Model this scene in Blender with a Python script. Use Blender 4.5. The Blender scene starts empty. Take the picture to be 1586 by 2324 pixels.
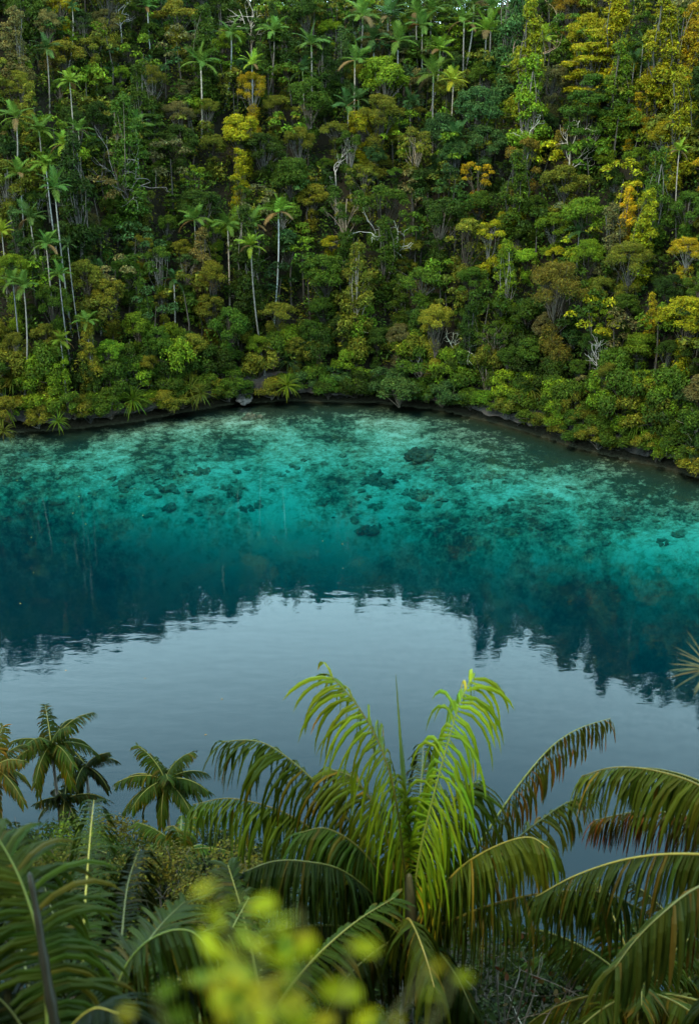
import bpy, math, random
import numpy as np
from mathutils import Vector, Matrix

# ------------------------------------------------------------------ camera, sky, sun, exposure
scene = bpy.context.scene
COL = scene.collection
R = math.radians
PITCH = R(22.0)
CAM = np.array([0.0, 0.0, 40.0])
FPX, CX, CY = 2603.0, 793.0, 1162.0          # focal length and centre in the units used for siting things

cam_data = bpy.data.cameras.new('camera')
cam = bpy.data.objects.new('camera', cam_data)
COL.objects.link(cam)
cam.location = CAM
cam.rotation_euler = (R(90) - PITCH, 0, 0)
cam_data.sensor_fit = 'VERTICAL'
cam_data.sensor_height = 36.0
cam_data.sensor_width = 24.0
cam_data.lens = 40.32
cam_data.clip_start = 0.05
cam_data.clip_end = 6000
cam_data.dof.use_dof = True
cam_data.dof.focus_distance = 110.0
cam_data.dof.aperture_fstop = 2.1
scene.camera = cam

SUN_EL, SUN_AZ = R(52), R(-140)
world = bpy.data.worlds.new('World')
scene.world = world
world.use_nodes = True
wn, wl = world.node_tree.nodes, world.node_tree.links
wn.clear()
w_out = wn.new('ShaderNodeOutputWorld')
w_bg = wn.new('ShaderNodeBackground')
w_bg.inputs['Strength'].default_value = 0.12
sky = wn.new('ShaderNodeTexSky')
sky.sky_type = 'NISHITA'
sky.sun_disc = False
sky.sun_elevation = SUN_EL
sky.sun_rotation = SUN_AZ
sky.air_density = 1.0
sky.dust_density = 1.5
w_tc = wn.new('ShaderNodeTexCoord')
w_map = wn.new('ShaderNodeMapping')
w_map.inputs['Scale'].default_value = (1.0, 1.0, 2.4)
w_noise = wn.new('ShaderNodeTexNoise')
w_noise.inputs['Scale'].default_value = 1.4
w_noise.inputs['Detail'].default_value = 5.0
w_ramp = wn.new('ShaderNodeMapRange')
w_ramp.inputs['From Min'].default_value = 0.3
w_ramp.inputs['From Max'].default_value = 0.7
w_ramp.inputs['To Min'].default_value = 0.84
w_ramp.inputs['To Max'].default_value = 0.95
w_mix = wn.new('ShaderNodeMix')
w_mix.data_type = 'RGBA'
w_mix.inputs[7].default_value = (16.6, 26.0, 29.6, 1.0)      # cloud deck
wl.new(w_tc.outputs['Generated'], w_map.inputs['Vector'])
wl.new(w_map.outputs['Vector'], w_noise.inputs['Vector'])
wl.new(w_noise.outputs[0], w_ramp.inputs['Value'])
w_sep = wn.new('ShaderNodeSeparateXYZ')                   # the cloud deck thickens towards the horizon
w_el = wn.new('ShaderNodeMapRange')
w_el.interpolation_type = 'SMOOTHSTEP'
w_el.inputs['From Min'].default_value = 0.42
w_el.inputs['From Max'].default_value = 0.62
w_el.inputs['To Min'].default_value = 1.0
w_el.inputs['To Max'].default_value = 0.34
w_mul = wn.new('ShaderNodeMath')
w_mul.operation = 'MULTIPLY'
wl.new(w_tc.outputs['Generated'], w_sep.inputs[0])
wl.new(w_sep.outputs['Z'], w_el.inputs['Value'])
wl.new(w_el.outputs['Result'], w_mul.inputs[0])
wl.new(w_ramp.outputs['Result'], w_mul.inputs[1])
wl.new(w_mul.outputs[0], w_mix.inputs[0])
wl.new(sky.outputs['Color'], w_mix.inputs[6])
wl.new(w_mix.outputs[2], w_bg.inputs['Color'])
wl.new(w_bg.outputs['Background'], w_out.inputs['Surface'])

sun_d = bpy.data.lights.new('sun', 'SUN')
sun_d.energy = 1.5
sun_d.angle = R(12)
sun_d.color = (1.0, 0.90, 0.70)
sun = bpy.data.objects.new('sun', sun_d)
COL.objects.link(sun)
_sd = Vector((math.cos(SUN_EL) * math.sin(SUN_AZ), math.cos(SUN_EL) * math.cos(SUN_AZ), math.sin(SUN_EL)))
sun.rotation_euler = _sd.to_track_quat('Z', 'Y').to_euler()
sun.location = (0, 0, 120)

vs = scene.view_settings
vs.view_transform = 'Standard'
vs.look = 'None'
vs.exposure = 1.12
vs.gamma = 1.0
vs.use_curve_mapping = False
scene.render.engine = 'CYCLES'
cy = scene.cycles
cy.max_bounces = 8
cy.diffuse_bounces = 3
cy.glossy_bounces = 3
cy.transmission_bounces = 4
cy.transparent_max_bounces = 12
cy.volume_bounces = 1
cy.caustics_reflective = False
cy.caustics_refractive = False
cy.use_denoising = True

rng = np.random.default_rng(7)
random.seed(7)

# ------------------------------------------------------------------ siting helpers
FWD = np.array([0.0, math.cos(PITCH), -math.sin(PITCH)])
UPV = np.array([0.0, math.sin(PITCH), math.cos(PITCH)])
RGT = np.array([1.0, 0.0, 0.0])


def ray(px, py):
    return FWD + RGT * ((px - CX) / FPX) + UPV * ((CY - py) / FPX)


def at(px, py, depth):
    return CAM + ray(px, py) * depth


def on_water(px, py):
    d = ray(px, py)
    return CAM + d * (-CAM[2] / d[2])


def project(p):
    v = np.asarray(p) - CAM
    z = v @ FWD
    return CX + FPX * (v @ RGT) / z, CY - FPX * (v @ UPV) / z, z


_lat = np.random.default_rng(11).random((64, 64))


def vnoise(x, y, s):
    x = np.asarray(x) / s + 1000.3
    y = np.asarray(y) / s + 1000.7
    xi, yi = np.floor(x).astype(int), np.floor(y).astype(int)
    fx, fy = x - xi, y - yi
    fx, fy = fx * fx * (3 - 2 * fx), fy * fy * (3 - 2 * fy)
    g = lambda i, j: _lat[i % 64, j % 64]
    return (g(xi, yi) * (1 - fx) + g(xi + 1, yi) * fx) * (1 - fy) + (g(xi, yi + 1) * (1 - fx) + g(xi + 1, yi + 1) * fx) * fy


# ------------------------------------------------------------------ the shape of the land
SHORE_PX = [(0, 982), (100, 978), (200, 970), (320, 955), (420, 935), (540, 915), (640, 910), (760, 911), (860, 914), (1000, 930),
            (1100, 953), (1200, 980), (1300, 1013), (1400, 1038), (1500, 1059), (1586, 1085)]
_core = [tuple(on_water(*p)[:2]) for p in SHORE_PX]
SHORE = [(-1500, 40), (-300, 75), (-160, 92), (-95, 106), (-60, 116)] + _core + [(46, 100), (62, 88), (90, 74), (150, 62), (320, 52), (1500, 30)]
SH = np.array(SHORE)
_t = np.concatenate([np.linspace(0, 1, 40, endpoint=False) * (SH[i + 1] - SH[i])[:, None] + SH[i][:, None] for i in range(len(SH) - 1)], axis=1).T
SHD = np.vstack([_t, SH[-1:]])


def shore_y(x):
    return np.interp(x, SH[:, 0], SH[:, 1])


EDGE_PX = [(0, 1160), (200, 1172), (400, 1180), (600, 1180), (800, 1188), (1000, 1208), (1200, 1242), (1400, 1275), (1586, 1305)]   # where the shelf drops off
EDGE = np.array([(-400, 60)] + [tuple(on_water(*p)[:2]) for p in EDGE_PX] + [(60, 66), (150, 44), (400, 30)])


def edge_y(x):
    return np.interp(x, EDGE[:, 0], EDGE[:, 1])


def inland(x, y):
    """Signed distance from the far shore: positive on land."""
    x, y = np.atleast_1d(np.asarray(x, float)), np.atleast_1d(np.asarray(y, float))
    out = np.empty(x.shape)
    xf, yf, of = x.ravel(), y.ravel(), out.ravel()
    for i in range(0, xf.size, 4000):
        d2 = (xf[i:i + 4000, None] - SHD[None, :, 0]) ** 2 + (yf[i:i + 4000, None] - SHD[None, :, 1]) ** 2
        of[i:i + 4000] = np.sqrt(d2.min(1))
    sgn = np.where(yf > shore_y(xf), 1.0, -1.0)
    return (of * sgn).reshape(x.shape)


def ridge_add(x):
    return np.interp(x, [-90, -50, -36, -20, 0, 14, 24, 38, 60, 90], [10, 10, 9, 5, 1.2, 1.0, 4, 10, 13, 13])


def near_edge(x):
    return 41.0 + 2.0 * np.sin(np.asarray(x) * 0.16 + 1.0) + np.where(np.asarray(x) > 4, -np.clip((np.asarray(x) - 4) * 0.25, 0, 6), 0)


def ground(x, y):
    x, y = np.atleast_1d(np.asarray(x, float)), np.atleast_1d(np.asarray(y, float))
    s = inland(x, y)
    sn = near_edge(x) - y
    n1 = vnoise(x, y, 9.0) - 0.5
    n2 = vnoise(x, y, 3.1) - 0.5
    n3 = vnoise(x, y, 38.0) - 0.5
    hill = np.interp(s, [0, 0.9, 4, 12, 25, 40, 56, 72, 100, 200, 1500], [0.0, 2.2, 5.5, 12.5, 23.0, 33.0, 42.0, 41.0, 28.0, 18.0, 20.0])
    hill = hill + ridge_add(x) * np.clip(s / 50, 0, 1) + np.clip(s / 8, 0, 1) * (2.2 * n1 + 0.8 * n2 + 3.0 * n3)
    near = np.interp(sn, [0, 0.8, 5, 14, 24, 31, 36, 41, 60, 400], [0.0, 2.2, 4.0, 8.5, 15.5, 22.5, 30.5, 38.0, 56, 75])  # raised steeply behind the camera, out of view, to block sky light
    near = near + np.clip(sn / 8, 0, 1) * (1.0 * n1 + 0.3 * n2) * np.clip((y - 2) / 6, 0, 1)
    wid = shore_y(x) - edge_y(x)                             # the shelf, then a steep drop into deep water
    off = shore_y(x) - y
    dk = np.array([0.2, 0.4, 0.9, 1.6, 2.5, 4.0, 7.0, 14.0, 28.0, 36.0])
    pos = np.array([0.0, 0.08, 0.3, 0.55, 0.78, 1.0, 1.25, 1.7, 2.6, 3.4])[:, None] * wid.ravel()[None] - dk[:, None] / 0.42
    pos[0] = 0.0
    for i in range(1, len(pos)):
        pos[i] = np.maximum(pos[i], pos[i - 1] + 0.35 * (dk[i] - dk[i - 1]) + 0.2)
    o_, shelf = off.ravel(), np.full(off.size, -36.0)
    for i in range(len(dk) - 1):
        t_ = (o_ - pos[i]) / (pos[i + 1] - pos[i])
        shelf = np.where((t_ >= 0) & (t_ < 1), -(dk[i] + (dk[i + 1] - dk[i]) * t_), shelf)
    shelf = np.where(o_ < 0, -0.2, shelf).reshape(off.shape)
    shelf = shelf + 0.5 * n1 * np.clip(-s / 6, 0, 1) + 0.35 * n2 * np.clip(-s / 4, 0, 1)
    bank = np.interp(-sn, [0, 2, 6, 14, 400], [-0.3, -3.0, -12.0, -30.0, -36.0])
    bed = np.maximum(shelf, bank)
    return np.where(s > 0, hill, np.where(sn > 0, near, bed))


def g1(x, y):
    return float(ground(x, y)[0])


def hit_ground(px, py, lift=0.0, t0=20.0, t1=260.0, below=False):
    """Where the sight line through (px, py) first comes within LIFT of the ground."""
    d = ray(px, py)
    t = np.linspace(t0, t1, 900)
    P = CAM[None] + d[None] * t[:, None]
    gz = ground(P[:, 0], P[:, 1])
    if below:
        gz = np.where(gz > 0.0, 0.0, gz)
    k = np.nonzero(P[:, 2] <= gz + lift)[0]
    if not len(k):
        return None
    p = P[k[0]].copy()
    p[2] = gz[k[0]]
    return p


# ------------------------------------------------------------------ materials
def new_mat(name):
    m = bpy.data.materials.new(name)
    m.use_nodes = True
    n, l = m.node_tree.nodes, m.node_tree.links
    n.clear()
    return m, n, l, n.new('ShaderNodeOutputMaterial')


def leaf_material(name, trans=0.32, rough=0.42, spec=0.35):
    m, n, l, out = new_mat(name)
    oi = n.new('ShaderNodeObjectInfo')
    at_ = n.new('ShaderNodeAttribute')
    at_.attribute_name = 'Col'
    mul = n.new('ShaderNodeMix')
    mul.data_type = 'RGBA'
    mul.blend_type = 'MULTIPLY'
    mul.inputs[0].default_value = 1.0
    l.new(oi.outputs['Color'], mul.inputs[6])
    l.new(at_.outputs['Color'], mul.inputs[7])
    p = n.new('ShaderNodeBsdfPrincipled')
    p.inputs['Roughness'].default_value = rough
    p.inputs['Specular IOR Level'].default_value = spec
    l.new(mul.outputs[2], p.inputs['Base Color'])
    t = n.new('ShaderNodeBsdfTranslucent')
    hs = n.new('ShaderNodeHueSaturation')
    hs.inputs['Hue'].default_value = 0.485
    hs.inputs['Value'].default_value = 1.25
    l.new(mul.outputs[2], hs.inputs['Color'])
    l.new(hs.outputs['Color'], t.inputs['Color'])
    mx = n.new('ShaderNodeMixShader')
    mx.inputs[0].default_value = trans
    l.new(p.outputs[0], mx.inputs[1])
    l.new(t.outputs[0], mx.inputs[2])
    l.new(mx.outputs[0], out.inputs['Surface'])
    return m


def rough_material(name, c1, c2, scale, rough=0.85, bump=0.3, obj_col=False, detail=6.0, dist=0.05):
    m, n, l, out = new_mat(name)
    tc = n.new('ShaderNodeTexCoord')
    no = n.new('ShaderNodeTexNoise')
    no.inputs['Scale'].default_value = scale
    no.inputs['Detail'].default_value = detail
    l.new(tc.outputs['Object'], no.inputs['Vector'])
    rp = n.new('ShaderNodeValToRGB')
    rp.color_ramp.elements[0].position = 0.32
    rp.color_ramp.elements[1].position = 0.68
    rp.color_ramp.elements[0].color = (*c1, 1)
    rp.color_ramp.elements[1].color = (*c2, 1)
    l.new(no.outputs[0], rp.inputs[0])
    p = n.new('ShaderNodeBsdfPrincipled')
    p.inputs['Roughness'].default_value = rough
    p.inputs['Specular IOR Level'].default_value = 0.2
    src = rp.outputs[0]
    if obj_col:
        oi = n.new('ShaderNodeObjectInfo')
        mul = n.new('ShaderNodeMix')
        mul.data_type = 'RGBA'
        mul.blend_type = 'MULTIPLY'
        mul.inputs[0].default_value = 1.0
        l.new(oi.outputs['Color'], mul.inputs[6])
        l.new(src, mul.inputs[7])
        src = mul.outputs[2]
    l.new(src, p.inputs['Base Color'])
    b = n.new('ShaderNodeBump')
    b.inputs['Strength'].default_value = bump
    b.inputs['Distance'].default_value = dist
    l.new(no.outputs[0], b.inputs['Height'])
    l.new(b.outputs[0], p.inputs['Normal'])
    l.new(p.outputs[0], out.inputs['Surface'])
    return m


M_LEAF = leaf_material('leaf_blade', trans=0.32, rough=0.55, spec=0.09)
M_PALM = leaf_material('palm_leaflet', trans=0.28, rough=0.5, spec=0.07)
M_BARK = rough_material('bark', (0.55, 0.52, 0.48), (1.0, 0.96, 0.9), 3.0, obj_col=True)
M_RACHIS = rough_material('leaf_stalk', (0.8, 0.8, 0.8), (1, 1, 1), 8.0, rough=0.5, bump=0.1, obj_col=True)
M_SOIL = rough_material('leaf_litter_soil', (0.016, 0.014, 0.009), (0.05, 0.042, 0.024), 0.9, bump=0.6, dist=0.2)
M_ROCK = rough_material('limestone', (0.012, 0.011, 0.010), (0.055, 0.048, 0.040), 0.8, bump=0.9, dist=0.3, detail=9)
M_PALEROCK = rough_material('weathered_limestone', (0.03, 0.028, 0.026), (0.17, 0.155, 0.14), 0.7, bump=0.9, dist=0.3, detail=9)
M_CORAL = rough_material('coral', (0.10, 0.105, 0.065), (0.27, 0.26, 0.17), 2.6, obj_col=True, bump=1.0, dist=0.25, detail=8)


def seabed_material():
    m, n, l, out = new_mat('reef_and_sand')
    tc = n.new('ShaderNodeTexCoord')
    cov = n.new('ShaderNodeAttribute')
    cov.attribute_name = 'cover'

    def noise(sc, det, rgh=0.6):
        q = n.new('ShaderNodeTexNoise')
        q.inputs['Scale'].default_value = sc
        q.inputs['Detail'].default_value = det
        q.inputs['Roughness'].default_value = rgh
        l.new(tc.outputs['Object'], q.inputs['Vector'])
        return q.outputs[0]

    def math_(op, a, b):
        q = n.new('ShaderNodeMath')
        q.operation = op
        for i, v in enumerate((a, b)):
            if isinstance(v, (int, float)):
                q.inputs[i].default_value = v
            else:
                l.new(v, q.inputs[i])
        return q.outputs[0]

    big, mid, fine = noise(0.20, 3), noise(0.75, 7, 0.75), noise(2.6, 5, 0.75)
    k = math_('ADD', math_('MULTIPLY', big, 0.45), math_('ADD', math_('MULTIPLY', mid, 0.9), math_('MULTIPLY', fine, 0.6)))
    k = math_('ADD', math_('SUBTRACT', k, 0.125), math_('MULTIPLY', math_('SUBTRACT', cov.outputs['Fac'], 0.5), 0.75))
    rp = n.new('ShaderNodeValToRGB')
    e = rp.color_ramp.elements
    e[0].position, e[0].color = 0.70, (0.50, 0.50, 0.38, 1)
    e[1].position, e[1].color = 1.12, (0.030, 0.034, 0.018, 1)
    e2 = e.new(0.86)
    e2.color = (0.24, 0.24, 0.15, 1)
    sc = math_('MULTIPLY', k, 0.95)
    l.new(sc, rp.inputs[0])
    # soil and rock above the tide line
    geo = n.new('ShaderNodeNewGeometry')
    sep = n.new('ShaderNodeSeparateXYZ')
    l.new(geo.outputs['Position'], sep.inputs[0])
    mr = n.new('ShaderNodeMapRange')
    mr.inputs['From Min'].default_value = -0.2
    mr.inputs['From Max'].default_value = 0.3
    l.new(sep.outputs['Z'], mr.inputs['Value'])
    soil = n.new('ShaderNodeValToRGB')
    soil.color_ramp.elements[0].color = (0.008, 0.007, 0.004, 1)
    soil.color_ramp.elements[1].color = (0.022, 0.019, 0.010, 1)
    l.new(mid, soil.inputs[0])
    mx = n.new('ShaderNodeMix')
    mx.data_type = 'RGBA'
    l.new(mr.outputs['Result'], mx.inputs[0])
    l.new(rp.outputs[0], mx.inputs[6])
    l.new(soil.outputs[0], mx.inputs[7])
    p = n.new('ShaderNodeBsdfPrincipled')
    p.inputs['Roughness'].default_value = 0.9
    p.inputs['Specular IOR Level'].default_value = 0.1
    l.new(mx.outputs[2], p.inputs['Base Color'])
    b = n.new('ShaderNodeBump')
    b.inputs['Strength'].default_value = 0.6
    b.inputs['Distance'].default_value = 0.25
    l.new(fine, b.inputs['Height'])
    l.new(b.outputs[0], p.inputs['Normal'])
    l.new(p.outputs[0], out.inputs['Surface'])
    return m


def water_material():
    m, n, l, out = new_mat('lagoon_water')
    tc = n.new('ShaderNodeTexCoord')

    def noise(sc, stretch, det):
        mp = n.new('ShaderNodeMapping')
        mp.inputs['Scale'].default_value = stretch
        mp.inputs['Rotation'].default_value = (0, 0, R(12))
        l.new(tc.outputs['Object'], mp.inputs['Vector'])
        q = n.new('ShaderNodeTexNoise')
        q.inputs['Scale'].default_value = sc
        q.inputs['Detail'].default_value = det
        l.new(mp.outputs[0], q.inputs['Vector'])
        return q.outputs[0]

    patch = n.new('ShaderNodeMapRange')          # puffs of breeze roughen the surface in places
    patch.inputs['From Min'].default_value = 0.42
    patch.inputs['From Max'].default_value = 0.72
    patch.inputs['To Min'].default_value = 0.0
    patch.inputs['To Max'].default_value = 1.0
    l.new(noise(0.05, (1, 1, 1), 3), patch.inputs['Value'])
    b1 = n.new('ShaderNodeBump')
    b1.inputs['Strength'].default_value = 1.0
    b1.inputs['Distance'].default_value = WAVE
    l.new(noise(0.9, (0.55, 1.0, 1), 3), b1.inputs['Height'])
    mul = n.new('ShaderNodeMath')
    mul.operation = 'MULTIPLY'
    l.new(noise(0.8, (0.4, 1.0, 1), 4), mul.inputs[0])
    l.new(patch.outputs['Result'], mul.inputs[1])
    b2 = n.new('ShaderNodeBump')
    b2.inputs['Strength'].default_value = 1.0
    b2.inputs['Distance'].default_value = RIPPLE
    l.new(mul.outputs[0], b2.inputs['Height'])
    l.new(b1.outputs[0], b2.inputs['Normal'])
    fr = n.new('ShaderNodeFresnel')
    fr.inputs['IOR'].default_value = 1.333
    l.new(b2.outputs[0], fr.inputs['Normal'])
    tr = n.new('ShaderNodeBsdfTransparent')
    gl = n.new('ShaderNodeBsdfGlossy')
    gl.inputs['Roughness'].default_value = 0.0
    gl.inputs['Color'].default_value = (1, 1, 1, 1)
    l.new(b2.outputs[0], gl.inputs['Normal'])
    mx = n.new('ShaderNodeMixShader')
    l.new(fr.outputs[0], mx.inputs[0])
    l.new(tr.outputs[0], mx.inputs[1])
    l.new(gl.outputs[0], mx.inputs[2])
    l.new(mx.outputs[0], out.inputs['Surface'])
    ab = n.new('ShaderNodeVolumeAbsorption')
    ab.inputs['Color'].default_value = ABSORB
    ab.inputs['Density'].default_value = ABS_D
    sc = n.new('ShaderNodeVolumeScatter')
    sc.inputs['Color'].default_value = SCATTER
    sc.inputs['Density'].default_value = SCA_D
    ad = n.new('ShaderNodeAddShader')
    l.new(ab.outputs[0], ad.inputs[0])
    l.new(sc.outputs[0], ad.inputs[1])
    l.new(ad.outputs[0], out.inputs['Volume'])
    m.cycles.homogeneous_volume = True if hasattr(m.cycles, 'homogeneous_volume') else None
    return m


WAVE, RIPPLE = 0.007, 0.016
ABSORB, ABS_D = (0.08, 0.80, 0.82, 1), 0.43
SCATTER, SCA_D = (0.0, 0.72, 1.0, 1), 0.0085
M_BED = seabed_material()
M_WATER = water_material()


# ------------------------------------------------------------------ mesh helpers
class Geo:
    """Collects triangles with a colour per vertex; build() links them as one mesh object."""

    def __init__(self):
        self.v, self.f, self.c, self.n = [], [], [], 0

    def add(self, v, f, c=(1, 1, 1)):
        v = np.asarray(v, np.float32).reshape(-1, 3)
        f = np.asarray(f, np.int32).reshape(-1, 3)
        c = np.asarray(c, np.float32)
        if c.ndim == 1:
            c = np.tile(c[None, :], (len(v), 1))
        self.v.append(v)
        self.f.append(f + self.n)
        self.c.append(c)
        self.n += len(v)
        return self

    def tube(self, pts, radii, sides=5, col=(1, 1, 1), cap=True):
        pts = np.asarray(pts, float)
        n = len(pts)
        radii = np.broadcast_to(np.asarray(radii, float), (n,))
        T = np.gradient(pts, axis=0)
        T /= np.linalg.norm(T, axis=1)[:, None] + 1e-9
        ref = np.where(np.abs(T[:, 2:3]) > 0.9, np.array([[1.0, 0, 0]]), np.array([[0, 0, 1.0]]))
        A = np.cross(T, ref)
        A /= np.linalg.norm(A, axis=1)[:, None] + 1e-9
        B = np.cross(T, A)
        a = np.linspace(0, 2 * math.pi, sides, endpoint=False)
        V = pts[:, None] + radii[:, None, None] * (np.cos(a)[None, :, None] * A[:, None] + np.sin(a)[None, :, None] * B[:, None])
        i, j = np.meshgrid(np.arange(n - 1), np.arange(sides), indexing='ij')
        p, q = (i * sides + j).ravel(), (i * sides + (j + 1) % sides).ravel()
        F = np.concatenate([np.stack([p, q, q + sides], 1), np.stack([p, q + sides, p + sides], 1)])
        V = V.reshape(-1, 3)
        if cap:
            V = np.vstack([V, pts[-1:] + T[-1:] * radii[-1]])
            k = (n - 1) * sides + np.arange(sides)
            F = np.vstack([F, np.stack([k, (n - 1) * sides + (np.arange(sides) + 1) % sides, np.full(sides, len(V) - 1)], 1)])
        return self.add(V, F, col)

    def leaves(self, P, N, length, width, col, r, up=0.25):
        """One folded four-cornered leaf at each point of P, facing N."""
        n = len(P)
        N = N / (np.linalg.norm(N, axis=1)[:, None] + 1e-9)
        rnd = r.normal(size=(n, 3))
        A = rnd - (rnd * N).sum(1)[:, None] * N
        A /= np.linalg.norm(A, axis=1)[:, None] + 1e-9
        B = np.cross(N, A)
        L = (np.asarray(length) * r.uniform(0.7, 1.3, n))[:, None]
        W = (np.asarray(width) * r.uniform(0.7, 1.3, n))[:, None]
        A = A + up * N
        v = np.stack([P - A * L * 0.5, P + B * W * 0.5 + N * L * 0.10, P + A * L * 0.5, P - B * W * 0.5 + N * L * 0.10], 1).reshape(-1, 3)
        k = (np.arange(n) * 4)[:, None]
        f = np.concatenate([k + [0, 1, 2], k + [0, 2, 3]], 1).reshape(-1, 3)
        return self.add(v, f, np.repeat(col, 4, axis=0))

    def mesh(self, name, mat, smooth=False):
        v, f, c = np.concatenate(self.v), np.concatenate(self.f), np.concatenate(self.c)
        me = bpy.data.meshes.new(name)
        me.vertices.add(len(v))
        me.vertices.foreach_set('co', v.ravel())
        me.loops.add(len(f) * 3)
        me.loops.foreach_set('vertex_index', f.ravel())
        me.polygons.add(len(f))
        me.polygons.foreach_set('loop_start', np.arange(0, len(f) * 3, 3, dtype=np.int32))
        me.polygons.foreach_set('loop_total', np.full(len(f), 3, dtype=np.int32))
        me.polygons.foreach_set('use_smooth', np.full(len(f), smooth))
        ca = me.attributes.new('Col', 'FLOAT_COLOR', 'POINT')
        ca.data.foreach_set('color', np.concatenate([c, np.ones((len(c), 1), np.float32)], 1).ravel())
        me.materials.append(mat)
        me.update(calc_edges=True)
        return me


def link(name, data, parent=None, color=None):
    o = bpy.data.objects.new(name, data)
    COL.objects.link(o)
    if parent is not None:
        o.parent = parent
    if color is not None:
        o.color = (*color, 1.0)
    return o


def tag(o, label=None, cat=None, group=None, kind=None):
    for k, v in (('label', label), ('category', cat), ('group', group), ('kind', kind)):
        if v:
            o[k] = v
    return o


def thing(name, label, cat, loc, rz=0.0, scale=1.0, group=None):
    o = bpy.data.objects.new(name, None)
    COL.objects.link(o)
    o.location = loc
    o.rotation_euler = (0, 0, rz)
    o.scale = (scale,) * 3 if np.isscalar(scale) else scale
    o.empty_display_size = 0.3
    return tag(o, label, cat, group)


# ------------------------------------------------------------------ labels that single a plant out by what it stands beside
LM = [(300, 430, 'the dark dead tree'), (572, 70, 'the thin bare tree'), (1192, 158, 'the pinkish dead tree'), (1262, 24, 'the tan bare tree'),
      (883, 550, 'the white forked bare tree'), (1038, 790, 'the pale branching bare bush'), (1373, 815, 'the twin bare white trunks'),
      (590, 895, 'the grey rock face'), (900, 920, 'the bush hanging over the water'), (570, 600, 'the tall waterside palm'),
      (630, 500, 'the palm with the red leaf'), (456, 160, 'the long-trunked upper palm'), (159, 200, 'the slender high palm'),
      (122, 440, 'the two tallest palms'), (1230, 110, 'the bright ridge palm'), (1540, 355, 'the lone yellow palm'),
      (1103, 75, 'the ridge palm cluster'), (1028, 195, 'the pale star-shaped palm'), (55, 665, 'the palm leaning over the shore'),
      (198, 740, 'the short shoreline palm'), (1133, 925, 'the white branch over the water'), (1448, 960, 'the spiky shoreline screw pine'),
      (309, 300, 'the solitary dark palm'), (1033, 330, 'the shaggy drooping palm'), (1260, 665, 'the broad orange-olive crown'),
      (1340, 150, 'the layered yellow crown'), (302, 912, 'the shaggy screw pine'), (1313, 530, 'the shaded palm'),
      (760, 300, 'the broad olive crown'), (550, 305, 'the yellow-green crown')]
_pending = []


def ask_label(o, desc, px, py, group=None, skip=None):
    _pending.append((o, desc, px, py, group, skip))


def settle_labels():
    ranks = ['closest', 'second closest', 'third closest', 'fourth closest', 'fifth closest', 'sixth closest', 'seventh closest', 'eighth closest', 'ninth closest', 'tenth closest']
    buckets = {}
    for o, desc, px, py, group, skip in _pending:
        best = min((l for l in LM if l[2] != skip), key=lambda l: math.hypot(l[0] - px, l[1] - py))
        dx, dy = px - best[0], py - best[1]
        v = 'above' if dy < 0 else 'below'
        h = 'left of' if dx < 0 else 'right of'
        if abs(dx) > 2.0 * abs(dy):
            rel = h
        elif abs(dy) > 2.0 * abs(dx):
            rel = v
        else:
            rel = v + ' and ' + h
        buckets.setdefault((desc, rel, best[2]), []).append((math.hypot(dx, dy), o, group))
    for (desc, rel, lm), lst in buckets.items():
        lst.sort(key=lambda a: a[0])
        for i, (_, o, group) in enumerate(lst):
            lab = f'{desc} {rel} {lm}'
            if len(lst) > 1:
                lab += ', ' + ranks[min(i, 9)]
            tag(o, lab, None, group)


# ------------------------------------------------------------------ ground, water
def axis(lo, hi, step, far_lo, far_hi):
    core = np.arange(lo, hi + step * 0.5, step)
    a, b, st = [], [], step
    x = lo
    while x > far_lo:
        st *= 1.35
        x -= st
        a.append(x)
    x, st = hi, step
    while x < far_hi:
        st *= 1.35
        x += st
        b.append(x)
    return np.concatenate([np.array(a[::-1]), core, np.array(b)])


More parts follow.
